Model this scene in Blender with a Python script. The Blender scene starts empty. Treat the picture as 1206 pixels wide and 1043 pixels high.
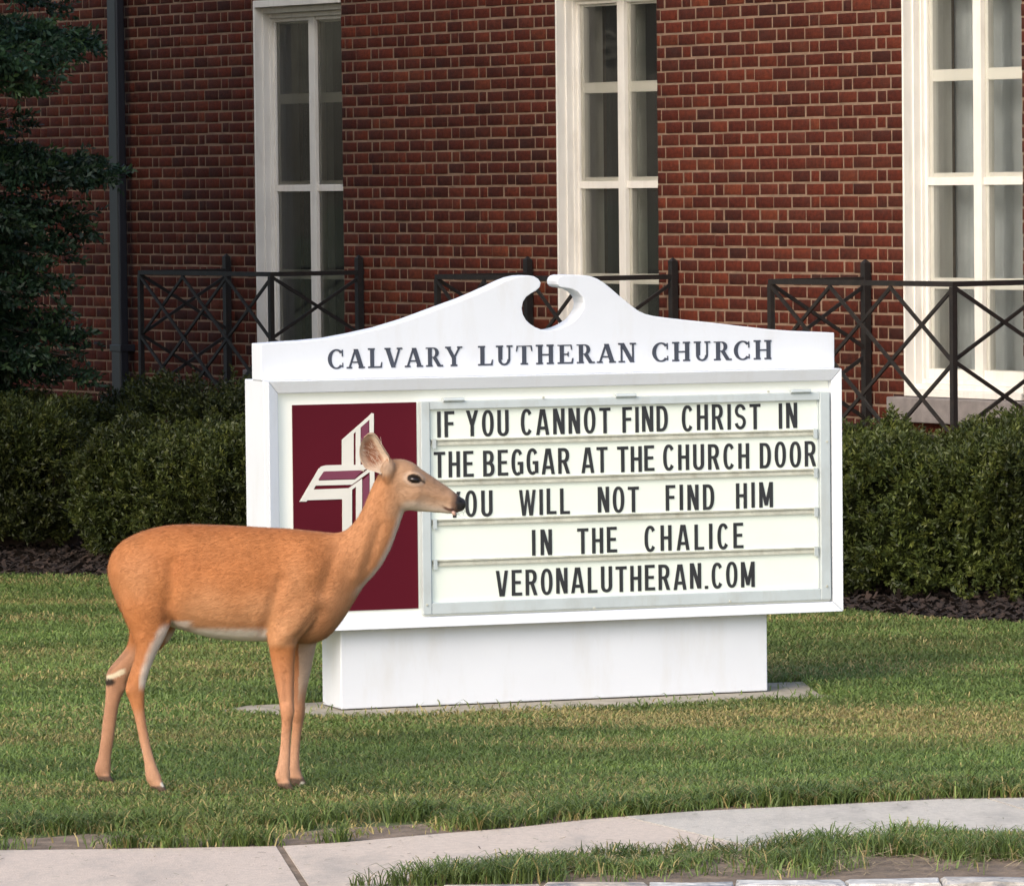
import bpy, math, random
import numpy as np
from mathutils import Vector, Matrix
rng = np.random.default_rng(7)
random.seed(7)
R = math.radians
S = bpy.context.scene
COL = S.collection

# ------------------------------------------------------------------ camera
FPX, CAM_H, ROLL = 6500.0, 1.9, R(0.6)          # focal length in photo pixels (1206 wide), eye height
PITCH = math.atan(303.5 / FPX)
CROT = np.array((Matrix.Rotation(math.pi / 2 - PITCH, 3, 'X') @ Matrix.Rotation(-ROLL, 3, 'Z')))
CPOS = np.array([0, 0, CAM_H])
cam = bpy.data.cameras.new('camera')
cam.sensor_width = 36
cam.lens = 36 * FPX / 1206
cam.clip_start = 0.5
cam.clip_end = 2000
co = bpy.data.objects.new('camera', cam)
co.location = CPOS
co.rotation_euler = Matrix(CROT.tolist()).to_euler()
COL.objects.link(co)
S.camera = co

# ------------------------------------------------------------------ light
SUN_DIR = Vector((-0.50, -0.72, 0.62)).normalized()      # towards the sun
SUN_EL = math.asin(SUN_DIR.z)
SUN_AZ = math.atan2(SUN_DIR.x, SUN_DIR.y)
W = bpy.data.worlds.new('World')
S.world = W
W.use_nodes = True
nt = W.node_tree
sky = nt.nodes.new('ShaderNodeTexSky')
sky.sky_type = 'NISHITA'
sky.sun_disc = False
sky.sun_elevation = SUN_EL
sky.sun_rotation = SUN_AZ
sky.air_density = 1.0
sky.dust_density = 3.0
sky.ozone_density = 1.0
nt.nodes['Background'].inputs['Strength'].default_value = 0.150
nt.links.new(sky.outputs[0], nt.nodes['Background'].inputs[0])
sl = bpy.data.lights.new('sun', 'SUN')
sl.energy = 0.80
sl.angle = R(42)
sl.color = (1.0, 0.94, 0.85)
so = bpy.data.objects.new('sun', sl)
so.rotation_euler = SUN_DIR.to_track_quat('Z', 'Y').to_euler()
so.location = (-6, -4, 12)
COL.objects.link(so)
S.view_settings.view_transform = 'Standard'
S.view_settings.look = 'None'
S.view_settings.exposure = 0.95
S.view_settings.gamma = 1.0

# ------------------------------------------------------------------ survey helpers (photo pixel -> point in the place)
def ray(x, y):
    return CROT @ np.array([(x - 603) / FPX, -(y - 521.5) / FPX, -1.0])
def gnd(x, y, z=0.0):
    d = ray(x, y)
    return CPOS + d * ((z - CAM_H) / d[2])
def hitplane(x, y, p, n):
    d = ray(x, y)
    return CPOS + d * (np.dot(p - CPOS, n) / np.dot(d, n))

# ------------------------------------------------------------------ object helpers
def link(o, parent=None):
    COL.objects.link(o)
    if parent is not None:
        o.parent = parent
    return o
def tag(o, label=None, cat=None, group=None, kind=None):
    if label: o['label'] = label
    if cat: o['category'] = cat
    if group: o['group'] = group
    if kind: o['kind'] = kind
    return o
def thing(name, label, cat, loc=(0, 0, 0), rz=0.0, group=None):
    o = bpy.data.objects.new(name, None)
    o.empty_display_size = 0.2
    o.location = loc
    o.rotation_euler = (0, 0, rz)
    link(o)
    return tag(o, label, cat, group)
def mesh_np(name, V, F, mat, parent=None, col=None, smooth=False, extra=None):
    """V (n,3); F (m,k) with constant k, or list of faces"""
    me = bpy.data.meshes.new(name)
    V = np.asarray(V, dtype=np.float32)
    if isinstance(F, np.ndarray):
        k = F.shape[1]
        me.vertices.add(len(V))
        me.vertices.foreach_set('co', V.ravel())
        me.loops.add(F.size)
        me.loops.foreach_set('vertex_index', F.astype(np.int32).ravel())
        me.polygons.add(len(F))
        me.polygons.foreach_set('loop_start', np.arange(0, F.size, k, dtype=np.int32))
        me.polygons.foreach_set('loop_total', np.full(len(F), k, dtype=np.int32))
        me.update(calc_edges=True)
    else:
        me.from_pydata([tuple(map(float, v)) for v in V], [], [tuple(map(int, f)) for f in F])
        me.update()
    if col is not None:
        a = me.color_attributes.new('Col', 'FLOAT_COLOR', 'POINT')
        c = np.ones((len(V), 4), dtype=np.float32)
        c[:, :3] = col
        a.data.foreach_set('color', c.ravel())
    if smooth:
        me.polygons.foreach_set('use_smooth', np.ones(len(me.polygons), dtype=bool))
    me.materials.append(mat)
    o = bpy.data.objects.new(name, me)
    return link(o, parent)

class MB:
    def __init__(s): s.v = []; s.f = []; s.c = []
    def add(s, vs, fs, c=None):
        b = len(s.v)
        s.v += [tuple(map(float, p)) for p in vs]
        s.f += [tuple(i + b for i in f) for f in fs]
        s.c += [c or (1, 1, 1)] * len(vs)
        return s
    def box(s, x0, x1, y0, y1, z0, z1, c=None):
        return s.add([(x0, y0, z0), (x1, y0, z0), (x1, y1, z0), (x0, y1, z0), (x0, y0, z1), (x1, y0, z1), (x1, y1, z1), (x0, y1, z1)],
                     [(0, 3, 2, 1), (4, 5, 6, 7), (0, 1, 5, 4), (1, 2, 6, 5), (2, 3, 7, 6), (3, 0, 4, 7)], c)
    def prism(s, poly, y0, y1, c=None):
        """poly of (x,z), counter-clockwise seen from the front (-y); front y0, back y1"""
        n = len(poly)
        vs = [(x, y0, z) for x, z in poly] + [(x, y1, z) for x, z in poly]
        fs = [tuple(range(n)), tuple(range(2 * n - 1, n - 1, -1))]
        for i in range(n):
            j = (i + 1) % n
            fs.append((j, i, i + n, j + n))
        return s.add(vs, fs, c)
    def bar(s, a, b, w, h=None, c=None):
        """square bar from a to b"""
        a = Vector(a); b = Vector(b); h = h or w
        d = (b - a).normalized()
        up = Vector((0, 0, 1)) if abs(d.z) < 0.95 else Vector((0, 1, 0))
        sx = d.cross(up).normalized(); sy = sx.cross(d).normalized()
        vs = []
        for p in (a, b):
            for i, j in ((-1, -1), (1, -1), (1, 1), (-1, 1)):
                vs.append(p + sx * (w / 2 * i) + sy * (h / 2 * j))
        return s.add(vs, [(0, 1, 2, 3), (7, 6, 5, 4), (0, 4, 5, 1), (1, 5, 6, 2), (2, 6, 7, 3), (3, 7, 4, 0)], c)
    def tube(s, pts, rad, n=8, c=None):
        pts = [Vector(p) for p in pts]
        if not hasattr(rad, '__len__'): rad = [rad] * len(pts)
        rings = []
        for i, p in enumerate(pts):
            d = (pts[min(i + 1, len(pts) - 1)] - pts[max(i - 1, 0)]).normalized()
            up = Vector((0, 0, 1)) if abs(d.z) < 0.9 else Vector((0, 1, 0))
            sx = d.cross(up).normalized(); sy = sx.cross(d)
            rings.append([p + (sx * math.cos(2 * math.pi * k / n) + sy * math.sin(2 * math.pi * k / n)) * rad[i] for k in range(n)])
        vs = [v for r in rings for v in r]
        fs = []
        for i in range(len(pts) - 1):
            for k in range(n):
                fs.append((i * n + k, i * n + (k + 1) % n, (i + 1) * n + (k + 1) % n, (i + 1) * n + k))
        fs.append(tuple(range(n - 1, -1, -1)))
        fs.append(tuple(range((len(pts) - 1) * n, len(pts) * n)))
        return s.add(vs, fs, c)
    def build(s, name, mat, parent=None, smooth=False, bevel=0.0, seg=2, usecol=False):
        o = mesh_np(name, np.array(s.v), s.f, mat, parent, col=np.array(s.c) if usecol else None, smooth=smooth)
        if bevel:
            m = o.modifiers.new('bevel', 'BEVEL')
            m.width = bevel; m.segments = seg; m.limit_method = 'ANGLE'; m.angle_limit = R(35)
            m.harden_normals = False
        return o

# ------------------------------------------------------------------ materials
def newmat(name):
    m = bpy.data.materials.new(name)
    m.use_nodes = True
    return m, m.node_tree, m.node_tree.nodes['Principled BSDF']
def L(nt, a, b): nt.links.new(a, b)
def plain(name, color, rough=0.6, var=0.12, scale=8.0, bump=0.0, bscale=120.0, metal=0.0, attr=False, spec=0.5, stain=None, stain_amt=0.0, stain_scale=(6, 6, 1.2)):
    m, nt, p = newmat(name)
    tc = nt.nodes.new('ShaderNodeTexCoord')
    nz = nt.nodes.new('ShaderNodeTexNoise')
    nz.inputs['Scale'].default_value = scale; nz.inputs['Detail'].default_value = 6
    L(nt, tc.outputs['Object'], nz.inputs['Vector'])
    mr = nt.nodes.new('ShaderNodeMapRange')
    mr.inputs['From Min'].default_value = 0.3; mr.inputs['From Max'].default_value = 0.7
    mr.inputs['To Min'].default_value = 1 - var; mr.inputs['To Max'].default_value = 1 + var
    L(nt, nz.outputs['Fac'], mr.inputs['Value'])
    mx = nt.nodes.new('ShaderNodeMix'); mx.data_type = 'RGBA'; mx.blend_type = 'MULTIPLY'
    mx.inputs['Factor'].default_value = 1
    if attr:
        at = nt.nodes.new('ShaderNodeAttribute'); at.attribute_name = 'Col'
        L(nt, at.outputs['Color'], mx.inputs['A'])
    else:
        mx.inputs['A'].default_value = (*color, 1)
    cb = nt.nodes.new('ShaderNodeCombineColor')
    for k in range(3): L(nt, mr.outputs[0], cb.inputs[k])
    L(nt, cb.outputs[0], mx.inputs['B'])
    out = mx.outputs['Result']
    if stain:
        mp = nt.nodes.new('ShaderNodeMapping'); mp.inputs['Scale'].default_value = stain_scale
        L(nt, tc.outputs['Object'], mp.inputs['Vector'])
        n2 = nt.nodes.new('ShaderNodeTexNoise'); n2.inputs['Scale'].default_value = 1.0; n2.inputs['Detail'].default_value = 8; n2.inputs['Roughness'].default_value = 0.65
        L(nt, mp.outputs[0], n2.inputs['Vector'])
        r2 = nt.nodes.new('ShaderNodeMapRange'); r2.inputs['From Min'].default_value = 0.5; r2.inputs['From Max'].default_value = 0.78
        r2.inputs['To Max'].default_value = stain_amt
        L(nt, n2.outputs['Fac'], r2.inputs['Value'])
        m2 = nt.nodes.new('ShaderNodeMix'); m2.data_type = 'RGBA'
        L(nt, r2.outputs[0], m2.inputs['Factor']); L(nt, out, m2.inputs['A']); m2.inputs['B'].default_value = (*stain, 1)
        out = m2.outputs['Result']
    L(nt, out, p.inputs['Base Color'])
    p.inputs['Roughness'].default_value = rough
    p.inputs['Metallic'].default_value = metal
    p.inputs['Specular IOR Level'].default_value = spec
    if bump:
        n3 = nt.nodes.new('ShaderNodeTexNoise'); n3.inputs['Scale'].default_value = bscale; n3.inputs['Detail'].default_value = 5
        L(nt, tc.outputs['Object'], n3.inputs['Vector'])
        bp = nt.nodes.new('ShaderNodeBump'); bp.inputs['Strength'].default_value = bump; bp.inputs['Distance'].default_value = 0.01
        L(nt, n3.outputs['Fac'], bp.inputs['Height']); L(nt, bp.outputs[0], p.inputs['Normal'])
    return m
def leafmat(name, trans=0.3, rough=0.55):
    m, nt, p = newmat(name)
    at = nt.nodes.new('ShaderNodeAttribute'); at.attribute_name = 'Col'
    L(nt, at.outputs['Color'], p.inputs['Base Color'])
    p.inputs['Roughness'].default_value = rough
    p.inputs['Specular IOR Level'].default_value = 0.35
    tr = nt.nodes.new('ShaderNodeBsdfTranslucent')
    L(nt, at.outputs['Color'], tr.inputs['Color'])
    mx = nt.nodes.new('ShaderNodeMixShader'); mx.inputs[0].default_value = trans
    L(nt, p.outputs[0], mx.inputs[1]); L(nt, tr.outputs[0], mx.inputs[2])
    L(nt, mx.outputs[0], nt.nodes['Material Output'].inputs[0])
    return m
def glassmat(name, tint=(0.95, 0.96, 0.95), haze=0.028):
    m, nt, p = newmat(name)
    nt.nodes.remove(p)
    t = nt.nodes.new('ShaderNodeBsdfTransparent'); t.inputs[0].default_value = (*tint, 1)
    g = nt.nodes.new('ShaderNodeBsdfGlossy'); g.inputs['Roughness'].default_value = 0.03
    fr = nt.nodes.new('ShaderNodeFresnel'); fr.inputs['IOR'].default_value = 1.5
    tc = nt.nodes.new('ShaderNodeTexCoord')
    nz = nt.nodes.new('ShaderNodeTexNoise'); nz.inputs['Scale'].default_value = 2.0
    L(nt, tc.outputs['Object'], nz.inputs['Vector'])
    bp = nt.nodes.new('ShaderNodeBump'); bp.inputs['Strength'].default_value = 0.15; bp.inputs['Distance'].default_value = 0.02
    L(nt, nz.outputs['Fac'], bp.inputs['Height']); L(nt, bp.outputs[0], g.inputs['Normal'])
    mx = nt.nodes.new('ShaderNodeMixShader')
    L(nt, fr.outputs[0], mx.inputs[0]); L(nt, t.outputs[0], mx.inputs[1]); L(nt, g.outputs[0], mx.inputs[2])
    # a pale film for dusty glass, lifting the pane like added reflection
    df = nt.nodes.new('ShaderNodeBsdfDiffuse'); df.inputs[0].default_value = (0.55, 0.57, 0.56, 1)
    n2 = nt.nodes.new('ShaderNodeTexNoise'); n2.inputs['Scale'].default_value = 3.0; n2.inputs['Detail'].default_value = 6
    L(nt, tc.outputs['Object'], n2.inputs['Vector'])
    mr = nt.nodes.new('ShaderNodeMapRange'); mr.inputs['To Min'].default_value = haze * .5; mr.inputs['To Max'].default_value = haze * 1.5
    L(nt, n2.outputs['Fac'], mr.inputs['Value'])
    m2 = nt.nodes.new('ShaderNodeMixShader'); L(nt, mr.outputs[0], m2.inputs[0]); L(nt, mx.outputs[0], m2.inputs[1]); L(nt, df.outputs[0], m2.inputs[2])
    L(nt, m2.outputs[0], nt.nodes['Material Output'].inputs[0])
    return m

M_white = plain('white_painted_wood', (0.68, 0.705, 0.745), 0.45, 0.03, 3, 0.06, 60, stain=(0.50, 0.46, 0.38), stain_amt=0.28, stain_scale=(9, 9, 2.2))
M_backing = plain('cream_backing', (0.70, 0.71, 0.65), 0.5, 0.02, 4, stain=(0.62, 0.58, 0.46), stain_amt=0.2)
M_alu = plain('painted_aluminium', (0.50, 0.55, 0.555), 0.4, 0.06, 10, 0.03, 90, stain=(0.38, 0.38, 0.33), stain_amt=0.5, stain_scale=(14, 14, 5))
M_track = plain('grimy_track', (0.50, 0.50, 0.42), 0.5, 0.15, 20, stain=(0.28, 0.25, 0.17), stain_amt=0.6, stain_scale=(25, 25, 8))
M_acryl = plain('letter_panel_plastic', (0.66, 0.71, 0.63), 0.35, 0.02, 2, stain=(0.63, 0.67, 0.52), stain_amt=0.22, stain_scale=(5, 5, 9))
M_burg = plain('burgundy_panel', (0.085, 0.0045, 0.012), 0.5, 0.08, 2.5, spec=0.15)
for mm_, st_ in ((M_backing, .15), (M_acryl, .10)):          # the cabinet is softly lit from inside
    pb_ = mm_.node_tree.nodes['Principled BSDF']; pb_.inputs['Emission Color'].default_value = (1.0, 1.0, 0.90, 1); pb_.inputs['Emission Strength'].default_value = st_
M_emblem = plain('emblem_white', (0.68, 0.66, 0.60), 0.5, 0.03, 10)
M_lilac = plain('emblem_mauve', (0.17, 0.035, 0.07), 0.5, 0.05, 10)
M_letter = plain('black_letter_plastic', (0.026, 0.026, 0.028), 0.45, 0.2, 12)
M_slate = plain('slate_lettering', (0.045, 0.051, 0.070), 0.5, 0.15, 20)
M_concrete = plain('sign_slab_concrete', (0.34, 0.30, 0.235), 0.9, 0.2, 9, 0.4, 60, stain=(0.16, 0.14, 0.1), stain_amt=0.5)
M_dark = plain('dark_gap', (0.02, 0.02, 0.02), 0.9)
M_iron = plain('rusty_black_iron', (0.010, 0.008, 0.007), 0.6, 0.35, 25, 0.3, 200, stain=(0.035, 0.020, 0.012), stain_amt=0.6, stain_scale=(20, 20, 20))
M_pipe = plain('slate_grey_metal', (0.021, 0.023, 0.029), 0.45, 0.15, 3, 0.03, 30)
M_brick = plain('red_brick', (1, 1, 1), 0.88, 0.3, 38, 0.5, 140, attr=True, spec=0.25, stain=(0.035, 0.022, 0.018), stain_amt=0.45, stain_scale=(7, 7, 11))
M_mortar = plain('mortar', (0.225, 0.150, 0.105), 0.95, 0.2, 15, 0.5, 200, spec=0.2)
M_stone = plain('sill_stone', (0.21, 0.185, 0.175), 0.85, 0.2, 14, 0.3, 90)
M_window = plain('window_cream_paint', (0.76, 0.725, 0.665), 0.5, 0.06, 5, 0.08, 60, stain=(0.40, 0.34, 0.26), stain_amt=0.35, stain_scale=(20, 20, 4))
M_sash = plain('sash_white_paint', (0.84, 0.82, 0.77), 0.6, 0.05, 6)
M_glass = glassmat('window_glass')
M_clear = glassmat('inner_glass', haze=0.02)
M_room = plain('dim_room', (0.07, 0.075, 0.07), 0.9, 0.3, 1.5)
M_curtain = plain('pale_curtain', (0.34, 0.35, 0.33), 0.9, 0.15, 6)
M_sheer = plain('grey_sheer_curtain', (0.50, 0.53, 0.56), 0.9, 0.1, 6)
M_path = plain('path_concrete', (1, 1, 1), 0.9, 0.10, 60, 0.35, 160, attr=True, stain=(0.27, 0.25, 0.22), stain_amt=0.75, stain_scale=(4.5, 1.6, 1))
M_kerb = plain('kerb_granite', (1, 1, 1), 0.8, 0.3, 25, 0.6, 60, attr=True, stain=(0.12, 0.13, 0.16), stain_amt=1.6, stain_scale=(11, 11, 11))
M_soil = plain('dry_soil', (0.19, 0.14, 0.098), 1.0, 0.4, 12, 0.8, 70)
M_mulch = plain('brown_mulch', (0.042, 0.024, 0.016), 1.0, 0.5, 18, 1.0, 60)
M_chip = plain('mulch_chips', (1, 1, 1), 0.95, 0.2, 40, attr=True)
M_turf = plain('turf_ground', (0.070, 0.088, 0.026), 1.0, 0.35, 3, 0.8, 60, stain=(0.13, 0.11, 0.04), stain_amt=0.6, stain_scale=(1.5, 3.5, 1))
M_road = plain('asphalt', (0.05, 0.05, 0.052), 0.95, 0.2, 30, 0.5, 150)
M_grass = leafmat('grass_blades', 0.30, 0.5)
M_leaf = leafmat('yew_needles', 0.18, 0.5)
M_twig = plain('yew_wood', (0.030, 0.020, 0.014), 0.95, 0.3, 20)
M_bark = plain('tree_bark', (0.045, 0.033, 0.025), 0.95, 0.4, 14, 0.8, 40)
M_eye = plain('deer_eye', (0.010, 0.006, 0.004), 0.08, 0.1, 5)
M_tongue = plain('deer_tongue', (0.60, 0.38, 0.30), 0.4, 0.1, 30)

# ------------------------------------------------------------------ the setting: ground, path, kerb, road
def to_curve(px):
    return np.array([gnd(x, y)[:2] for x, y in px])
PATH_BACK = to_curve([(0, 1003), (200, 1001), (335, 998), (400, 994), (500, 985), (600, 977), (700, 966), (800, 958), (900, 953), (1000, 948), (1100, 943), (1206, 941)])
PATH_FRONT = to_curve([(-40, 1130), (200, 1085), (380, 1052), (500, 1038), (640, 1020), (800, 1007), (1000, 998), (1206, 988)])
def extend(c):
    a = c[0] + (c[0] - c[1]) / np.linalg.norm(c[0] - c[1]) * 14
    b = c[-1] + (c[-1] - c[-2]) / np.linalg.norm(c[-1] - c[-2]) * 14
    return np.vstack([a, c, b])
PB = extend(PATH_BACK); PF = extend(PATH_FRONT)
MULCH_EDGE = to_curve([(0, 679), (240, 684), (1000, 722), (1206, 737)])
ME = extend(MULCH_EDGE)
KA = gnd(600, 1040, 0.02)[:2]; KB = gnd(1206, 1029, 0.02)[:2]
KS = (KB[1] - KA[1]) / (KB[0] - KA[0])
def kerb_y(x): return KA[1] + KS * (x - KA[0])
KERB_Y = float(KB[1])
def strip_between(ca, cb, z, n=60, x0=-12, x1=12):
    xs = np.linspace(x0, x1, n)
    ya = np.interp(xs, ca[:, 0], ca[:, 1]); yb = np.interp(xs, cb[:, 0], cb[:, 1])
    V = np.vstack([np.c_[xs, ya, np.full(n, z)], np.c_[xs, yb, np.full(n, z)]])
    F = np.array([[i, i + 1, n + i + 1, n + i] for i in range(n - 1)])
    return V, F
g = MB(); g.add([(-300, kerb_y(-300) - .07, 0), (300, kerb_y(300) - .07, 0), (300, 900, 0), (-300, 900, 0)], [(0, 1, 2, 3)])
tag(g.build('ground', M_turf), 'green lawn ground under the grass around the sign', 'ground', kind='structure')
g = MB(); g.add([(-300, -200, -0.12), (300, -200, -0.12), (300, 40, -0.12), (-300, 40, -0.12)], [(0, 1, 2, 3)])
tag(g.build('road', M_road), 'asphalt road in front of the kerb', 'road', kind='structure')
V, F = strip_between(np.array([[-14, kerb_y(-14) - 0.02], [14, kerb_y(14) - 0.02]]), PF, 0.004, 60)
tag(mesh_np('verge_soil', V, F, M_soil), 'bare soil strip between kerb and path', 'soil', kind='structure')
V, F = strip_between(PF + np.array([0, .05]), PB + np.array([0, .34]), 0.0025, 200)
V[200:, 1] += .05 * np.sin(V[200:, 0] * 9.1) + .035 * np.sin(V[200:, 0] * 23.7 + 1)
tag(mesh_np('path_bed', V, F, M_soil), 'dark earth bed showing at the lawn edge of the path', 'soil', kind='structure')
V, F = strip_between(ME, ME + np.array([0, 9.0]), 0.004, 60)
tag(mesh_np('mulch_bed', V, F, M_mulch), 'dark brown mulch bed under the hedges', 'mulch', kind='structure')

def bar_of(x, y0, y1): pass
# path slabs: three slabs with open joints
def cut(px0, px1):
    a = gnd(*px0)[:2]; b = gnd(*px1)[:2]; return a, b
joints = [cut((332, 999), (368, 1056)), cut((735, 963), (900, 1003)), cut((1165, 943), (1280, 962))]
pb = MB()
def path_piece(xb0, xb1, xf0, xf1, n=24, c=None):
    xs = np.linspace(xb0, xb1, n); xf = np.linspace(xf0, xf1, n)
    yb = np.interp(xs, PB[:, 0], PB[:, 1]); yf = np.interp(xf, PF[:, 0], PF[:, 1])
    zt = 0.006
    vs = []
    for i in range(n):
        vs += [(xf[i], yf[i], zt), (xs[i], yb[i], zt), (xf[i], yf[i], -0.05), (xs[i], yb[i], -0.05)]
    fs = []
    for i in range(n - 1):
        a = 4 * i; b = a + 4
        fs += [(a, b, b + 1, a + 1), (a, a + 2, b + 2, b), (a + 1, b + 1, b + 3, a + 3)]
    fs += [(0, 1, 3, 2), (4 * n - 4, 4 * n - 2, 4 * n - 1, 4 * n - 3)]
    pb.add(vs, fs, c)
gp = 0.006
edges = [(-12, -12)] + [(j[0][0], j[1][0]) for j in joints] + [(12, 12)]
for i in range(len(edges) - 1):
    wd = 0.018 if i == 0 else 0.006
    path_piece(edges[i][0] + gp * 0.5, edges[i + 1][0] - wd, edges[i][1] + gp * 0.5, edges[i + 1][1] - wd, c=((0.54, 0.445, 0.365), (0.55, 0.455, 0.37), (0.51, 0.465, 0.395), (0.50, 0.455, 0.385))[i])
tag(pb.build('footpath', M_path, usecol=True), 'pale pinkish concrete footpath curving past the lawn', 'path', kind='structure')
# kerb of rough granite blocks
kb = MB(); x = -3.0
kr = random.Random(5)
while x < 3.6:
    w = kr.uniform(0.16, 0.30)
    c = kr.choice([(0.50, 0.46, 0.41), (0.42, 0.39, 0.35), (0.30, 0.31, 0.33), (0.50, 0.42, 0.33), (0.54, 0.52, 0.48)])
    n = 7
    ring = []
    vs = []; fs = []
    zt = 0.020 + kr.uniform(-0.003, 0.003)
    for lay, (ins, z) in enumerate(((0.0, -0.14), (0.0, zt - 0.03), (0.002, zt - 0.008), (0.008, zt))):
        for (px_, py_) in ((0, 0), (0.5, 0), (1, 0), (1, 0.5), (1, 1), (0.5, 1), (0, 1), (0, 0.5)):
            vs.append((x + ins + px_ * (w - 0.003 - 2 * ins) + kr.uniform(-.006, .006), kerb_y(x) - 0.15 + ins + py_ * (0.145 - 2 * ins) + kr.uniform(-.006, .006), z + kr.uniform(-.004, .004)))
    for lay in range(3):
        for k in range(8):
            fs.append((lay * 8 + k, lay * 8 + (k + 1) % 8, lay * 8 + 8 + (k + 1) % 8, lay * 8 + 8 + k))
    vs.append((x + w / 2, kerb_y(x) - 0.075, zt + 0.004))
    for k in range(8): fs.append((24 + k, 24 + (k + 1) % 8, 32))
    kb.add(vs, fs, c)
    x += w
o = kb.build('kerb', M_kerb, smooth=False, bevel=0.006, usecol=True)
tag(o, 'rough pale granite block kerb along the road edge', 'kerb', kind='structure')

# ------------------------------------------------------------------ brick church building
WROT = R(-56)
d0 = FPX * 0.0677 / 13.85
rr = ray(530, 110)
W0 = CPOS + rr * (d0 / rr[1]); W0[2] = 0
bld = thing('brick_church_building', 'dark red brick church wall with tall white windows behind the sign', 'building', W0, WROT)
WINS = [(-2.155, -1.165), (1.080, 2.045), (4.206, 5.165)]
WZ0, WZ1 = 0.80, 3.03
Z_TOP = 4.4
U0, U1 = -10.0, 8.5
CH, BS, BH, JT = 0.0677, 0.162, 0.082, 0.0115
bv = []; bc = []
def inwin(u):
    return [w for w in WINS if w[0] - 1e-6 < u < w[1] + 1e-6]
br = np.random.default_rng(3)
row = 0
z = 0.0
PAL = np.array([(0.150, 0.034, 0.018), (0.125, 0.028, 0.016), (0.175, 0.044, 0.023), (0.098, 0.025, 0.016), (0.135, 0.038, 0.024), (0.200, 0.058, 0.030), (0.078, 0.023, 0.017)])
PW = np.array([.30, .26, .15, .10, .11, .04, .04])
while z < Z_TOP:
    u = U0 + (row % 2) * -(1.5 * BS + 0.5 * BH) - 0.13
    k = 0
    while u < U1:
        w = BH if k % 4 == 3 else BS
        a, b = u + JT / 2, u + w - JT / 2
        segs = [(a, b)]
        zc = z + CH / 2
        if WZ0 - 0.13 < zc < WZ1:
            for w0, w1 in WINS:
                ns = []
                for s0, s1 in segs:
                    if s1 <= w0 or s0 >= w1: ns.append((s0, s1)); continue
                    if s0 < w0 - 0.015: ns.append((s0, w0))
                    if s1 > w1 + 0.015: ns.append((w1, s1))
                segs = ns
        for s0, s1 in segs:
            wth = 1 + .13 * math.sin(s0 * 1.3 + 2 * math.sin(z * 1.1)) * math.sin(z * 2.1 + s0 * .6) + .08 * math.sin(s0 * 3.7 + z * 4.3)
            c = PAL[br.choice(len(PAL), p=PW)] * br.uniform(0.80, 1.15) * wth
            dz = br.uniform(-.0015, .0015); dy = br.uniform(-.0030, .0008)
            bv.append((s0 + br.uniform(-.003, .003), s1 + br.uniform(-.003, .003), z + JT / 2 + dz + br.uniform(-.001, .001), z + CH - JT / 2 + dz + br.uniform(-.001, .001), dy)); bc.append(c)
        u += w; k += 1
    z += CH; row += 1
bv = np.array(bv); bc = np.array(bc) * np.array([0.52, 0.41, 0.33])
n = len(bv); e = 0.0025
Vb = np.zeros((n, 12, 3))
# front face (inset), mid ring, back ring
for i, (xi, zi) in enumerate(((0, 2), (1, 2), (1, 3), (0, 3))):
    sx = 1 if xi == 0 else -1; sz = 1 if zi == 2 else -1
    Vb[:, i, 0] = bv[:, xi] + sx * e; Vb[:, i, 2] = bv[:, zi] + sz * e; Vb[:, i, 1] = bv[:, 4]
    Vb[:, 4 + i, 0] = bv[:, xi]; Vb[:, 4 + i, 2] = bv[:, zi]; Vb[:, 4 + i, 1] = bv[:, 4] + e
    Vb[:, 8 + i, 0] = bv[:, xi]; Vb[:, 8 + i, 2] = bv[:, zi]; Vb[:, 8 + i, 1] = 0.03
fq = np.array([(0, 1, 2, 3)] + [(4 + i, 4 + (i + 1) % 4, (i + 1) % 4, i) for i in range(4)] + [(8 + i, 8 + (i + 1) % 4, 4 + (i + 1) % 4, 4 + i) for i in range(4)])
Fb = (np.arange(n)[:, None, None] * 12 + fq[None]).reshape(-1, 4)
wall = mesh_np('wall', Vb.reshape(-1, 3), Fb, M_brick, bld, col=np.repeat(bc, 12, axis=0))
mo = MB()
my0, my1 = 0.0022, 0.34
us = [U0] + [v for w in WINS for v in w] + [U1]
for i in range(0, len(us), 2): mo.box(us[i], us[i + 1], my0, my1, 0, Z_TOP)
for w0, w1 in WINS:
    mo.box(w0, w1, my0, my1, 0, WZ0 - 0.135); mo.box(w0, w1, my0, my1, WZ1, Z_TOP)
mo.build('mortar', M_mortar, wall)
# inside: a dim room so that the glass has something behind it
rm = MB()
rm.add([(U0, 2.6, 0), (U1, 2.6, 0), (U1, 2.6, Z_TOP), (U0, 2.6, Z_TOP)], [(0, 3, 2, 1)])
rm.add([(U0, .345, 0.02), (U1, .345, 0.02), (U1, 2.6, 0.02), (U0, 2.6, 0.02)], [(0, 1, 2, 3)])
rm.add([(U0, .345, 3.9), (U1, .345, 3.9), (U1, 2.6, 3.9), (U0, 2.6, 3.9)], [(0, 3, 2, 1)])
rm.add([(U0, .345, 0), (U0, 2.6, 0), (U0, 2.6, Z_TOP), (U0, .345, Z_TOP)], [(0, 1, 2, 3)])
rm.add([(U1, .345, 0), (U1, 2.6, 0), (U1, 2.6, Z_TOP), (U1, .345, Z_TOP)], [(0, 3, 2, 1)])
rm.build('room_interior', M_room, bld)
rf = MB(); rf.box(U0 - .3, U1 + .3, -0.35, 6.0, Z_TOP, Z_TOP + 0.25)
rf.build('roof', M_stone, bld)
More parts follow.
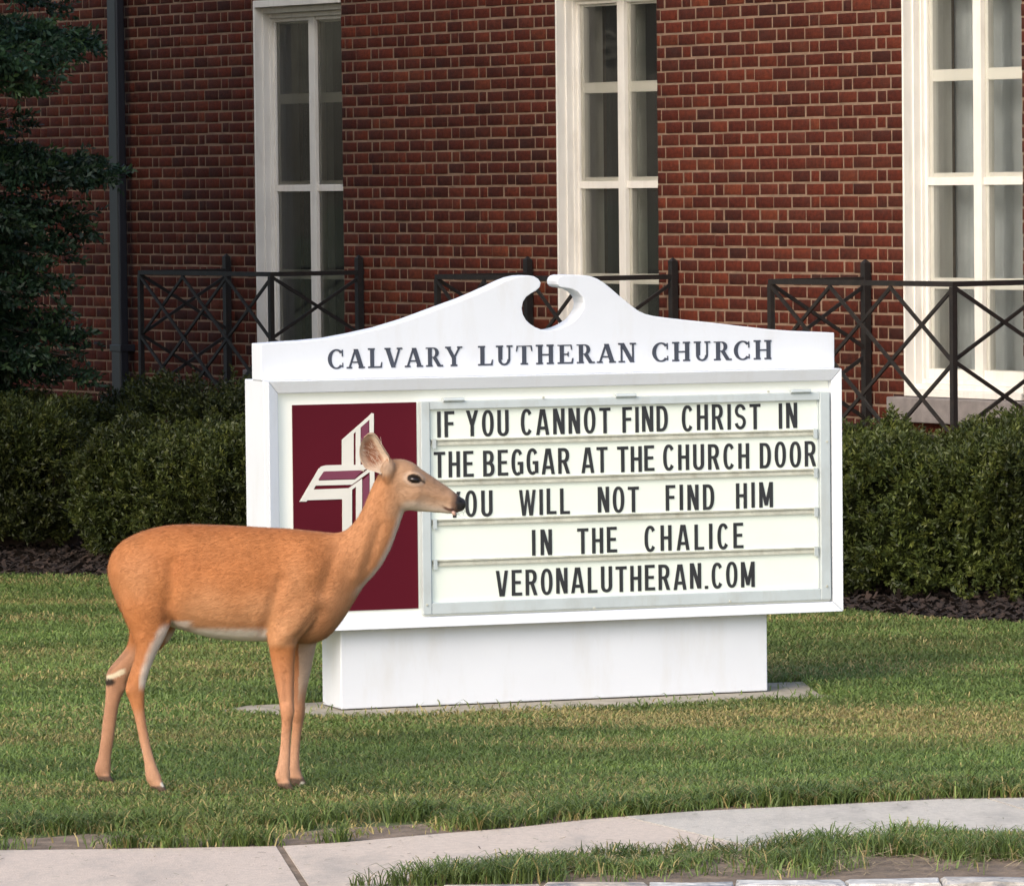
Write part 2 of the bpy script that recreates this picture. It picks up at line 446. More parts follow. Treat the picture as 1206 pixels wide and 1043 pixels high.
for wi, (a, b) in enumerate(WINS):
    f = MB()
    z0, z1 = WZ0, WZ1
    # stepped wooden lining: (inset from opening, y front, y back)
    for ins, wd, yf, yb in ((0.0, 0.014, -0.006, 0.30), (0.014, 0.012, 0.050, 0.297), (0.026, 0.010, 0.092, 0.294)):
        f.box(a + ins, a + ins + wd, yf, yb, z0 + ins, z1 - ins)
        f.box(b - ins - wd, b - ins, max(yf, 0.10 + ins * .3), yb, z0 + ins, z1 - ins)
        hz_ = ins * 3.0; hw_ = wd * 3.0
        f.box(a + ins + wd, b - ins - wd, yf, yb, z1 - hz_ - hw_, z1 - hz_)
        f.box(a + ins + wd, b - ins - wd, yf, yb, z0 + hz_ * .8, z0 + hz_ * .8 + hw_ * .8)
    win = f.build('window', M_window, bld, bevel=0.003)
    ia, ib, iz0, iz1 = a + 0.036, b - 0.036, z0 + 0.0864, z1 - 0.108
    mid = (ia + ib) / 2
    st = MB()
    yf, yb = 0.112, 0.140
    st.box(ia, ia + 0.022, yf, yb, iz0, iz1); st.box(ib - 0.022, ib, yf, yb, iz0, iz1)
    st.box(mid - 0.032, mid + 0.032, yf - 0.012, yb, iz0, iz1)
    zc = 1.895
    for s0, s1 in ((ia + 0.022, mid - 0.032), (mid + 0.032, ib - 0.022)):
        st.box(s0, s1, yf, yb, iz1 - 0.022, iz1); st.box(s0, s1, yf, yb, iz0, iz0 + 0.05); st.box(s0, s1, yf + 0.002, yb - 0.002, zc - 0.02, zc + 0.02)
    st.build('storm_sash', M_window, win, bevel=0.002)
    gl = MB()
    for s0, s1 in ((ia + 0.022, mid - 0.032), (mid + 0.032, ib - 0.022)):
        for q0, q1 in ((iz0 + 0.05, zc - 0.02), (zc + 0.02, iz1 - 0.022)):
            gl.add([(s0, 0.126, q0), (s1, 0.126, q0), (s1, 0.126, q1), (s0, 0.126, q1)], [(0, 1, 2, 3)])
    gl.build('glass_pane', M_glass, win)
    sa = MB()
    yf, yb = 0.131, 0.168
    for s0, s1 in ((ia, mid - 0.006), (mid + 0.006, ib)):
        sa.box(s0, s0 + 0.048, yf, yb, iz0, iz1); sa.box(s1 - 0.048, s1, yf, yb, iz0, iz1)
        for zb, hh in ((iz0 + 0.03, .03), (1.375, 0.036), (1.915, 0.030), (2.435, 0.038), (iz1 - 0.02, 0.02)):
            sa.box(s0 + 0.048, s1 - 0.048, yf + 0.001, yb - 0.003, zb - hh * .8, zb + hh * .8)
    sa.build('inner_sash', M_sash, win, bevel=0.003)
    gi = MB()
    for s0, s1 in ((ia + 0.048, mid - 0.054), (mid + 0.054, ib - 0.048)):
        gi.add([(s0, 0.152, iz0), (s1, 0.152, iz0), (s1, 0.152, iz1), (s0, 0.152, iz1)], [(0, 1, 2, 3)])
    gi.build('inner_pane', M_clear, win)
    # pleated curtain hanging inside
    nseg = 120
    cu = []
    for i in range(nseg + 1):
        t = i / nseg
        uu = a - 0.85 + t * (b - a + 0.95)
        yy = 0.36 + (0.03 if wi < 2 else .012) * math.sin(t * 52) + 0.012 * math.sin(t * 131 + wi)
        cu.append((uu, yy))
    vs = [(x_, y_, zz) for zz in (0.5, 3.3) for x_, y_ in cu]
    fs = [(i, i + 1, nseg + 2 + i, nseg + 1 + i) for i in range(nseg) if (wi == 2) or not not any(r0 < -.85 + i / nseg * (b - a + .95) < r1 for r0, r1 in ((-.31, -.13), (.16, .33)))]
    cm = MB(); cm.add(vs, fs); cm.build('curtain', M_curtain if wi < 2 else M_sheer, win, smooth=True)
    si = MB(); si.box(a - 0.06, b + 0.06, -0.075, 0.28, WZ0 - 0.13, WZ0 - 0.003)
    si.build('sill', M_stone, win, bevel=0.006)
# downpipe
dp = MB()
_wu = np.array([math.cos(WROT), math.sin(WROT), 0]); _wn = np.array([math.sin(WROT), -math.cos(WROT), 0])
pu0 = float((hitplane(126.5, 120, W0 + _wn * .105, _wn) - W0) @ _wu); pu1 = float((hitplane(148, 120, W0 + _wn * .04, _wn) - W0) @ _wu)
dp.box(pu0, pu1, -0.105, -0.04, 0.05, Z_TOP)
dpo = dp.build('downpipe', M_pipe, bld, bevel=0.012)
for zz in (0.9, 2.02, 3.4):
    db = MB(); db.box(pu0 - 0.010, pu1 + 0.010, -0.109, 0.0, zz - 0.022, zz + 0.022); db.build('bracket', M_pipe, dpo, bevel=0.004)

# ------------------------------------------------------------------ window guards of black iron lattice
GD = 0.64
def guard(u0, u1, label):
    cx = (u0 + u1) / 2
    base = W0 + np.array([math.cos(WROT), math.sin(WROT), 0]) * cx
    t = thing('window_guard', label, 'railing', base, WROT, 'iron window guards')
    w = (u1 - u0) / 2
    zt, zb = 1.395, 0.64
    zm = (zt + zb) / 2
    for nm, zz, th in (('top_rail', zt, 0.026), ('bottom_rail', zb, 0.024)):
        fr = MB()
        fr.bar((-w, 0, zz), (-w, -GD - .011, zz), 0.022, th); fr.bar((-w + .011, -GD, zz), (w - .011, -GD, zz), 0.022, th); fr.bar((w, 0, zz), (w, -GD - .011, zz), 0.022, th)
        fr.build(nm, M_iron, t)
    for (A, B, cells) in (((-w, 0), (-w, -GD), 1), ((-w, -GD), (w, -GD), 3), ((w, -GD), (w, 0), 1)):
        lt = MB(); A = np.array(A); B = np.array(B)
        dirn = (B - A) / np.linalg.norm(B - A); nn = np.array([dirn[1], -dirn[0]]) * 0.007
        P = lambda s, z_, k: tuple((A + (B - A) * s + nn * k).tolist() + [z_])
        for i in range(cells):
            for q0, q1 in ((zb + .012, zm), (zm, zt - .015)):
                lt.bar(P(i / cells, q0, -1), P((i + 1) / cells, q1, -1), 0.011, 0.018)
                lt.bar(P(i / cells, q1, 1), P((i + 1) / cells, q0, 1), 0.011, 0.018)
        lt.build('lattice', M_iron, t)
    for sx in (-1, 1):
        p = MB(); p.box(sx * w - .014, sx * w + .014, -GD - .014, -GD + .014, 0.0, zt - 0.0135); p.build('corner_post', M_iron, t)
        p = MB(); p.box(sx * w - .019, sx * w + .019, -0.050, -0.012, 0.0, zt + 0.085)
        p.add([(sx * w - .019, -.050, zt + .085), (sx * w + .019, -.050, zt + .085), (sx * w + .019, -.012, zt + .085), (sx * w - .019, -.012, zt + .085), (sx * w, -.031, zt + .105)], [(0, 1, 4), (1, 2, 4), (2, 3, 4), (3, 0, 4)])
        p.build('wall_post', M_iron, t)
guard(-2.459, -0.949, 'black iron lattice guard at the window nearest the grey downpipe')
guard(0.822, 2.222, 'black iron lattice guard at the middle window behind the sign scroll')
guard(3.925, 5.41, 'black iron lattice guard at the rightmost window above the hedge')

# ------------------------------------------------------------------ church sign
SO = gnd(402, 838); SPSI = R(19.55)
sign = thing('church_sign', 'white church message board with scrolled top, burgundy cross panel and black letters', 'sign', SO, SPSI)
SE = np.array([math.cos(SPSI), math.sin(SPSI), 0]); SN = np.array([math.sin(SPSI), -math.cos(SPSI), 0])
def suv(x, y, off):
    """photo pixel -> (u,z) on the sign plane at local y = off"""
    p0 = SO - SN * off
    p = hitplane(x, y, p0, SN) - p0
    return float(p @ SE), float(p[2])
BU1 = 1.668
b = MB(); b.box(0, BU1, 0, 0.225, 0.009, 0.305); b.build('base', M_white, sign, bevel=0.004)
b = MB(); b.box(0.02, BU1 - 0.02, 0.015, 0.21, -0.002, 0.009); b.build('shadow_strip', M_dark, sign)  # dark strip standing for the shadow line under the base
CU0, CU1, CZ0, CZ1 = -0.279, 1.952, 0.300, 1.206
CYF, CYB = -0.06, 0.235
b = MB(); b.box(CU0, CU1, 0.0, CYB, CZ0, CZ1); cab = b.build('cabinet', M_white, sign, bevel=0.004)
# mitred front frame with a sloping moulding
fw = (0.040, 0.045, 0.036, 0.036)   # left, top, right, bottom widths
fr = MB()
o_ = [(CU0, CZ0), (CU1, CZ0), (CU1, CZ1), (CU0, CZ1)]
i_ = [(CU0 + fw[0], CZ0 + fw[3]), (CU1 - fw[2], CZ0 + fw[3]), (CU1 - fw[2], CZ1 - fw[1]), (CU0 + fw[0], CZ1 - fw[1])]
for k in range(4):
    j = (k + 1) % 4
    gx = 0.0006
    A, B2, C2, D2 = o_[k], o_[j], i_[j], i_[k]
    d = np.array(B2) - np.array(A); d = d / np.linalg.norm(d) * gx
    A = tuple(np.array(A) + d); D2 = tuple(np.array(D2) + d); B2 = tuple(np.array(B2) - d); C2 = tuple(np.array(C2) - d)
    vs = [(A[0], CYF, A[1]), (B2[0], CYF, B2[1]), (C2[0], CYF + 0.014, C2[1]), (D2[0], CYF + 0.014, D2[1]),
          (A[0], -0.001, A[1]), (B2[0], -0.001, B2[1]), (C2[0], -0.001, C2[1]), (D2[0], -0.001, D2[1])]
    fr.add(vs, [(0, 1, 2, 3), (0, 4, 5, 1), (2, 6, 7, 3), (1, 5, 6, 2), (3, 7, 4, 0), (7, 6, 5, 4)])
fr.build('front_frame', M_white, sign, bevel=0.0025)
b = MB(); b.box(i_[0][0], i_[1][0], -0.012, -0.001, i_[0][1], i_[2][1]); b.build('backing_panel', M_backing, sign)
# burgundy emblem panel
PY = -0.020
b = MB(); b.box(-0.178, 0.2935, PY, -0.013, 0.367, 1.117); pan = b.build('emblem_panel', M_burg, sign, bevel=0.001)
def crop8(x, y): return suv(330 + x / 3.726, 460 + y / 3.726, PY)
em = MB(); ml = MB()
lay = [0]
def epoly(mb, pts):
    lay[0] += 1
    q = [crop8(*p) for p in pts]
    ar = sum(q[i][0] * q[(i + 1) % len(q)][1] - q[(i + 1) % len(q)][0] * q[i][1] for i in range(len(q)))
    if ar < 0: q = q[::-1]
    mb.prism(q, PY - 0.0012 - 0.00025 * lay[0], PY + 0.0005)
# upper arm
epoly(em, [(270, 326), (270, 216), (322, 172), (322, 326)])
epoly(em, [(331, 326), (331, 163), (352, 145), (352, 330)])
epoly(em, [(270, 234), (270, 215), (386, 113), (400, 98), (410, 100), (410, 122), (392, 126)])
epoly(em, [(391, 330), (391, 118), (410, 100), (410, 330)])
epoly(ml, [(355, 300), (355, 160), (388, 131), (388, 300)])
# left arm
epoly(em, [(84, 486), (168, 342), (182, 331), (200, 327), (270, 325), (345, 325), (372, 322), (395, 335), (362, 350), (200, 353), (188, 358), (115, 486)])
epoly(ml, [(166, 390), (190, 354), (362, 348), (326, 386)])
epoly(em, [(148, 416), (160, 394), (327, 389), (392, 338), (392, 356), (313, 412)])
epoly(em, [(90, 482), (122, 434), (300, 427), (358, 386), (358, 400), (314, 434), (314, 474), (110, 480)])
# lower arm
epoly(em, [(272, 800), (272, 470), (314, 436), (314, 800)])
epoly(em, [(332, 800), (332, 420), (358, 398), (358, 800)])
epoly(ml, [(361, 800), (361, 394), (390, 366), (390, 800)])
epoly(em, [(392, 780), (392, 340), (412, 340), (412, 760)])
emo = em.build('cross_emblem', M_emblem, pan); ml.build('mauve_strips', M_lilac, emo)  # mauve strips are part of the emblem's own colours
# letter board
DU0, DU1, DZ0, DZ1 = 0.302, 1.909, 0.345, 1.119
DYF = -0.046
fr = MB()
bl, bt, brr, bb = 0.034, 0.030, 0.040, 0.042
fr.box(DU0, DU0 + bl, DYF, -0.0125, DZ0, DZ1); fr.box(DU1 - brr, DU1, DYF, -0.0125, DZ0, DZ1)
fr.box(DU0 + bl, DU1 - brr, DYF + 0.002, -0.0125, DZ1 - bt, DZ1); fr.box(DU0 + bl, DU1 - brr, DYF + 0.002, -0.0125, DZ0, DZ0 + bb)
fr.box(DU0 + bl, DU0 + bl + 0.006, DYF + 0.012, -0.0125, DZ0 + bb, DZ1 - bt)
fr.box(DU1 - brr - 0.006, DU1 - brr, DYF + 0.012, -0.0125, DZ0 + bb, DZ1 - bt)
dfr = fr.build('door_frame', M_alu, sign, bevel=0.0025)
for px in (534, 737, 943):
    u_, _ = suv(px, 465, DYF)
    h = MB(); h.box(u_ - 0.040, u_ + 0.040, DYF - 0.004, DYF + 0.02, DZ1 - 0.002, DZ1 + 0.012); h.tube([(u_ - .04, DYF - .002, DZ1 + .004), (u_ + .04, DYF - .002, DZ1 + .004)], 0.006)
    h.build('hinge', M_alu, dfr, bevel=0.001)
for px, py in ((503, 712), (974, 690), (974, 520), (700, 716), (860, 708), (640, 468), (905, 461)):
    u_, z_ = suv(px, py, DYF); sc = MB(); sc.tube([(u_, DYF - 0.003, z_), (u_, DYF + 0.002, z_)], 0.0045, 8); sc.build('screw', M_track, dfr)
# ---- glyphs
def arcband(cx, cy, rx, ry, a0, a1, tx, ty, n=18, ex=2.0):
    out = []
    pts = []
    for i in range(n + 1):
        a = R(a0 + (a1 - a0) * i / n); c, s_ = math.cos(a), math.sin(a)
        f = lambda v: math.copysign(abs(v) ** (2 / ex), v)
        pts.append(((cx + rx * f(c), cy + ry * f(s_)), (cx + (rx - tx) * f(c), cy + (ry - ty) * f(s_))))
    for i in range(n): out.append([pts[i][1], pts[i][0], pts[i + 1][0], pts[i + 1][1]])
    return out
def rect(x0, y0, x1, y1): return [[(x0, y0), (x1, y0), (x1, y1), (x0, y1)]]
def diag(xa, ya, xb, yb, w): return [[(xa - w / 2, ya), (xa + w / 2, ya), (xb + w / 2, yb), (xb - w / 2, yb)]]
def pathband(pts, t):
    out = []; L_ = []
    for i, p in enumerate(pts):
        a = np.array(pts[max(i - 1, 0)]); b_ = np.array(pts[min(i + 1, len(pts) - 1)])
        d = (b_ - a) / np.linalg.norm(b_ - a); nn = np.array([-d[1], d[0]]) * t / 2
        L_.append((tuple(np.array(p) + nn), tuple(np.array(p) - nn)))
    for i in range(len(pts) - 1): out.append([L_[i][1], L_[i + 1][1], L_[i + 1][0], L_[i][0]])
    return out
T = 0.142; TH = 0.120
def s_path():
    up = [(0.225 + 0.165 * math.cos(R(a)), 0.728 + 0.208 * math.sin(R(a))) for a in range(10, 271, 13)]
    lo = [(0.225 + 0.172 * math.cos(R(a)), 0.282 + 0.224 * math.sin(R(a))) for a in range(77, -171, -13)]
    return up + lo
SANS = {
 'I': (T, [rect(0, 0, T, 1)]),
 'F': (.40, [rect(0, 0, T, 1), rect(T, 1 - TH, .40, 1), rect(T, .46, .36, .46 + TH)]),
 'E': (.42, [rect(0, 0, T, 1), rect(T, 1 - TH, .41, 1), rect(T, .45, .37, .45 + TH), rect(T, 0, .42, TH)]),
 'L': (.40, [rect(0, 0, T, 1), rect(T, 0, .40, TH)]),
 'T': (.46, [rect(0, 1 - TH, .46, 1), rect(.23 - T / 2, 0, .23 + T / 2, 1 - TH)]),
 'H': (.46, [rect(0, 0, T, 1), rect(.46 - T, 0, .46, 1), rect(T, .45, .46 - T, .45 + TH)]),
 'N': (.47, [rect(0, 0, T, 1), rect(.47 - T, 0, .47, 1), diag(.47 - T * .6, 0, T * .6, 1, .15)]),
 'M': (.58, [rect(0, 0, T, 1), rect(.58 - T, 0, .58, 1), diag(.29, .08, T * .6, 1, .13), diag(.29, .08, .58 - T * .6, 1, .13)]),
 'A': (.54, [diag(.068, 0, .235, 1, .136), diag(.472, 0, .305, 1, .136), rect(.14, .21, .40, .21 + TH)]),
 'V': (.50, [diag(.215, 0, .068, 1, .136), diag(.285, 0, .432, 1, .136)]),
 'Y': (.50, [diag(.25, .42, .072, 1, .142), diag(.25, .42, .428, 1, .142), rect(.25 - T / 2, 0, .25 + T / 2, .47)]),
 'W': (.68, [diag(.185, 0, .062, 1, .124), diag(.215, 0, .34, 1, .10), diag(.465, 0, .34, 1, .10), diag(.495, 0, .618, 1, .124)]),
 'O': (.48, [arcband(.24, .5, .24, .515, 0, 360, T, TH, 36, 2.3)]),
 'C': (.46, [arcband(.24, .5, .24, .515, 38, 322, T, TH, 30, 2.3)]),
 'G': (.48, [arcband(.24, .5, .24, .515, 38, 300, T, TH, 30, 2.3), rect(.25, .40, .48, .40 + TH), rect(.48 - T, .05, .48, .40)]),
 'D': (.47, [rect(0, 0, T, 1), rect(T, 1 - TH, .2, 1), rect(T, 0, .2, TH), arcband(.2, .5, .27, .5, -90, 90, T, TH, 20, 2.4)]),
 'B': (.46, [rect(0, 0, T, 1), rect(T, 1 - TH, .22, 1), rect(T, 0, .22, TH), rect(T, .455, .22, .455 + TH), arcband(.22, .735, .21, .265, -90, 90, T, TH, 14, 2.3), arcband(.22, .285, .24, .285, -90, 90, T, TH, 14, 2.3)]),
 'R': (.48, [rect(0, 0, T, 1), rect(T, 1 - TH, .22, 1), rect(T, .42, .22, .42 + TH), arcband(.22, .71, .235, .29, -90, 90, T, TH, 16, 2.3), diag(.41, 0, .27, .44, .145)]),
 'S': (.45, [pathband(s_path(), .122)]),
 'U': (.46, [rect(0, .24, T, 1), rect(.46 - T, .24, .46, 1), arcband(.23, .245, .23, .26, 180, 360, T, TH, 18, 2.2)]),
 '.': (T, [rect(0, 0, T, .12)]),
}
sw = .085
def srf(x, y, l=.17): return rect(x - l, y, x + l, y + sw)
K = .20
SERIF = {
 'C': (.82, [arcband(.43, .5, .43, .52, 42, 318, .19, .085, 30), rect(.70, .64, .76, .98), rect(.72, .06, .77, .30)]),
 'A': (.92, [diag(.14, 0, .45, 1, .105), diag(.76, 0, .47, 1, .22), rect(.25, .28, .66, .36), srf(.14, -.001, .14), srf(.76, -.001, .16), rect(.36, .95, .53, 1.0)]),
 'L': (.76, [rect(.15, 0, .15 + K, 1), srf(.215, .945), rect(.04, 0, .74, sw), [[(.66, sw), (.74, sw), (.76, .30), (.71, .30)]]]),
 'V': (.90, [diag(.45, 0, .15, 1, .22), diag(.47, 0, .76, 1, .105), srf(.15, .945, .15), srf(.76, .945, .14)]),
 'R': (.90, [rect(.14, 0, .14 + K, 1), srf(.205, 0), rect(.03, .945, .45, 1), rect(.2, .46, .45, .515), arcband(.43, .73, .26, .27, -90, 90, .18, .08, 16), diag(.73, 0, .46, .5, .20), rect(.66, 0, .90, sw)]),
 'Y': (.88, [diag(.44, .42, .14, 1, .20), diag(.44, .42, .74, 1, .105), rect(.44 - K / 2, 0, .44 + K / 2, .46), srf(.44, 0), srf(.14, .945, .14), srf(.74, .945, .13)]),
 'U': (.86, [rect(.14, .28, .14 + K, 1), rect(.63, .28, .72, 1), arcband(.43, .30, .29, .32, 180, 360, .14, .10, 18), srf(.205, .945), srf(.69, .945, .14)]),
 'T': (.84, [rect(.42 - K / 2, 0, .42 + K / 2, 1), rect(.05, .945, .79, 1), srf(.42, 0, .18), [[(.03, .70), (.075, .70), (.12, .945), (.05, .945)]], [[(.765, .70), (.81, .70), (.79, .945), (.72, .945)]]]),
 'H': (.94, [rect(.14, 0, .14 + K, 1), rect(.66, 0, .66 + K, 1), rect(.2, .46, .7, .54), srf(.207, 0), srf(.207, .945), srf(.727, 0), srf(.727, .945)]),
 'E': (.82, [rect(.14, 0, .14 + K, 1), rect(.03, .945, .72, 1), rect(.03, 0, .78, sw), rect(.2, .46, .55, .54), rect(.52, .38, .57, .63), [[(.70, sw), (.78, sw), (.80, .29), (.75, .29)]], [[(.66, .945), (.69, .73), (.74, .73), (.72, .945)]]]),
 'N': (.94, [rect(.13, 0, .22, 1), rect(.69, 0, .78, 1), diag(.70, 0, .20, 1, .22), srf(.18, 0, .15), srf(.16, .945, .15), srf(.73, .945, .15)]),
}
def draw(mb, font, ch, u, z, h, yf, yb, sx=1.0):
    w, strokes = font[ch]
    for i, polys in enumerate(strokes):
        for p in polys:
            q = [(u + x_ * h * sx, z + y_ * h) for x_, y_ in p]
            ar = sum(q[k][0] * q[(k + 1) % len(q)][1] - q[(k + 1) % len(q)][0] * q[k][1] for k in range(len(q)))
            if ar < 0: q = q[::-1]
            mb.prism(q, yf - 0.0002 * i, yb)
    return w * h * sx
def word_layout(font, word, u0, u1, h, gmax=0.34, smax=1.18):
    tot = sum(font[c][0] for c in word) * h
    gap = (u1 - u0 - tot) / max(1, len(word) - 1)
    sx = 1.0
    if len(word) > 1 and gap < 0.10 * h:
        gap = 0.10 * h; sx = (u1 - u0 - gap * (len(word) - 1)) / tot
    if len(word) > 1 and gap > gmax * h:
        g2 = gmax * h; sx = min(smax, (u1 - u0 - g2 * (len(word) - 1)) / tot); gap = (u1 - u0 - tot * sx) / (len(word) - 1)
    out = []; u = u0
    for c in word:
        out.append((c, u, sx)); u += font[c][0] * h * sx + gap
    return out
BY = -0.026       # face of the letter strips
LINES = [
 ([('IF', 514.9, 535), ('YOU', 548.8, 599), ('CANNOT', 613.4, 719), ('FIND', 733, 786.4), ('CHRIST', 803, 895.7), ('IN', 917.2, 938.8)], 0),
 ([('THE', 511, 557.7), ('BEGGAR', 569, 671), ('AT', 684.7, 715.5), ('THE', 726.9, 770.6), ('CHURCH', 781, 882.3), ('DOOR', 894.8, 961)], 1),
 ([('YOU', 528, 580), ('WILL', 611.4, 671), ('NOT', 704, 752.5), ('FIND', 784, 841), ('HIM', 866.8, 910.3)], 2),
 ([('IN', 626.5, 650), ('THE', 679.8, 726.6), ('CHALICE', 759, 875.4)], 3),
 ([('VERONALUTHERAN.COM', 584, 888.8)], 4)]
BASE_PX = [((520, 514.7), (930, 504.3)), ((520, 561.5), (955, 549.8)), ((560, 607.3), (900, 598.8)), ((640, 652.6), (860, 646.4)), ((600, 700.7), (880, 691.6))]
TRK_PX = [((510, 519.7), (965, 510)), ((510, 567.5), (965, 555.6)), ((510, 614), (965, 602)), ((510, 661.6), (965, 648.5))]
base_z = [0.5 * (suv(*a_, BY)[1] + suv(*b_, BY)[1]) for a_, b_ in BASE_PX]
trk_z = [0.5 * (suv(*a_, BY)[1] + suv(*b_, BY)[1]) for a_, b_ in TRK_PX]
top_z = DZ1 - bt; bot_z = DZ0 + bb
bounds = [top_z] + trk_z + [bot_z]
CAPH = 0.0945
lu0, lu1 = DU0 + bl + 0.006, DU1 - brr - 0.006
lr = random.Random(11)
for words, li in LINES:
    zt_, zb_ = bounds[li], bounds[li + 1]
    s = MB(); s.box(lu0, lu1, BY, -0.0125, zb_ + (0.011 if li < 4 else 0), zt_ - (0.0 if li == 0 else 0.011))
    strip = s.build('letter_strip', M_acryl, sign)
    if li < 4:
        tk = MB(); tk.box(lu0, lu1, BY - 0.006, -0.0125, zb_ - 0.011, zb_ + 0.011)
        tk.box(lu0, lu1, BY - 0.011, BY - 0.006, zb_ + 0.006, zb_ + 0.011); tk.box(lu0, lu1, BY - 0.011, BY - 0.006, zb_ - 0.011, zb_ - 0.006)
        tk.build('letter_track', M_track, sign)
        for uu in (lu0 + 0.004, lu1 - 0.018):
            tk = MB(); tk.box(uu, uu + 0.014, BY - 0.016, BY - 0.011, zb_ - 0.022, zb_ + 0.014); tk.build('track_clip', M_alu, sign)
    for wd, x0, x1 in words:
        ym = BASE_PX[li][0][1]
        u0_, u1_ = suv(x0, ym, BY)[0], suv(x1, ym, BY)[0]
        for ch, u_, sx in word_layout(SANS, wd, u0_, u1_, CAPH):
            lm = MB(); draw(lm, SANS, ch, u_, base_z[li] + lr.uniform(-.0015, .0015), CAPH, BY - 0.0025, BY - 0.0002, sx)
            lm.build('letter', M_letter, strip)
gz = MB()
# header with scrolled pediment
HY0, HY1 = 0.015, 0.128
OUT = [(307.5, 448), (307.5, 405), (330, 403.2), (360, 401.3), (389, 398.5), (416, 393.5), (449, 386.2), (482, 376.2), (515, 364), (548, 352), (565, 344.8), (582, 337.2), (596, 330.5), (605, 327), (615, 324.8), (623, 324.3), (629, 325.4), (634.2, 328.4), (637.2, 333.3), (635.8, 338.3), (631.4, 342.4), (625.5, 345.6),
       (619.8, 349.8), (616.2, 355.5), (614.7, 363), (616, 370.2), (619.6, 376.8), (624.7, 381.6), (630.5, 385.4), (637.5, 388), (645, 389), (653, 388.2), (661, 386), (669.5, 382.2), (677.5, 377), (683, 370.5), (686.9, 363.5), (688, 356.5), (686, 349.5), (681, 343.9), (674, 340.4), (666, 338.8), (662.5, 338.6), (659, 337.4), (656.8, 334.8), (656.2, 331), (657.4, 327.3), (660, 324.9), (664, 323.8), (675, 323.6), (689, 324.2), (697, 325.7), (704, 328.5), (711, 332.7), (719, 339.2), (730.8, 349.4), (744, 360.2), (752, 366), (760, 369.8), (770, 372.2), (785, 374.2), (806, 376.6), (839, 380), (872, 384), (905, 387.6), (938, 390), (983, 391.7), (983, 433.5)]
poly = [suv(x_, y_, HY0) for x_, y_ in OUT]
poly[0] = (poly[0][0], CZ1); poly[-1] = (poly[-1][0], CZ1)
poly[1] = (poly[0][0], poly[1][1]); poly[-2] = (poly[-1][0], poly[-2][1])
hd = MB(); hd.prism(poly[::-1], HY0, HY1)
hdo = hd.build('scrolled_header', M_white, sign, bevel=0.003, seg=2)
hz = 0.5 * (suv(390, 433.9, HY0)[1] + suv(905, 423.4, HY0)[1])
hh = suv(560, 407.5, HY0)[1] - suv(560, 430, HY0)[1]
for wd, x0, x1 in (('CALVARY', 386, 544.6), ('LUTHERAN', 561.9, 750.3), ('CHURCH', 768, 909.3)):
    u0_, u1_ = suv(x0, 425, HY0)[0], suv(x1, 425, HY0)[0]
    for ch, u_, sx in word_layout(SERIF, wd, u0_, u1_, hh, 0.13, 1.35):
        hl = MB(); draw(hl, SERIF, ch, u_, hz, hh, HY0 - 0.002, HY0 + 0.0005, sx); hl.build('name_letter', M_slate, hdo)
# concrete pad the sign stands on
sl_ = MB()
pts = []
ring = [gnd(x_, y_) for x_, y_ in ((258, 838), (330, 845), (430, 846), (560, 842), (700, 836), (860, 828), (935, 825), (990, 822), (965, 819))]
back = [SO + SE * 1.95 - SN * 0.34, SO + SE * 0.8 - SN * 0.36, SO - SE * 0.25 - SN * 0.34]
allp = [p[:2] for p in ring] + [p[:2] for p in back]
c0 = np.mean(allp, axis=0)
nn_ = len(allp)
vs = [(p[0], p[1], 0.005) for p in allp] + [(p[0], p[1], -0.03) for p in allp]
loc = np.array([[v[0] - SO[0], v[1] - SO[1], v[2]] for v in vs])
cs, sn = math.cos(-SPSI), math.sin(-SPSI)
loc2 = np.c_[loc[:, 0] * cs - loc[:, 1] * sn, loc[:, 0] * sn + loc[:, 1] * cs, loc[:, 2]]
PAD = np.array(allp)
sl_.add(loc2, [tuple(range(nn_)), tuple(range(2 * nn_ - 1, nn_ - 1, -1))] + [((i + 1) % nn_, i, i + nn_, (i + 1) % nn_ + nn_) for i in range(nn_)])
sign.location.z = 0.0
po = sl_.build('concrete_pad', M_concrete)
po.location = SO; po.rotation_euler = (0, 0, SPSI)
tag(po, 'thin flat concrete pad in the grass under the white sign', 'pad', kind='structure')


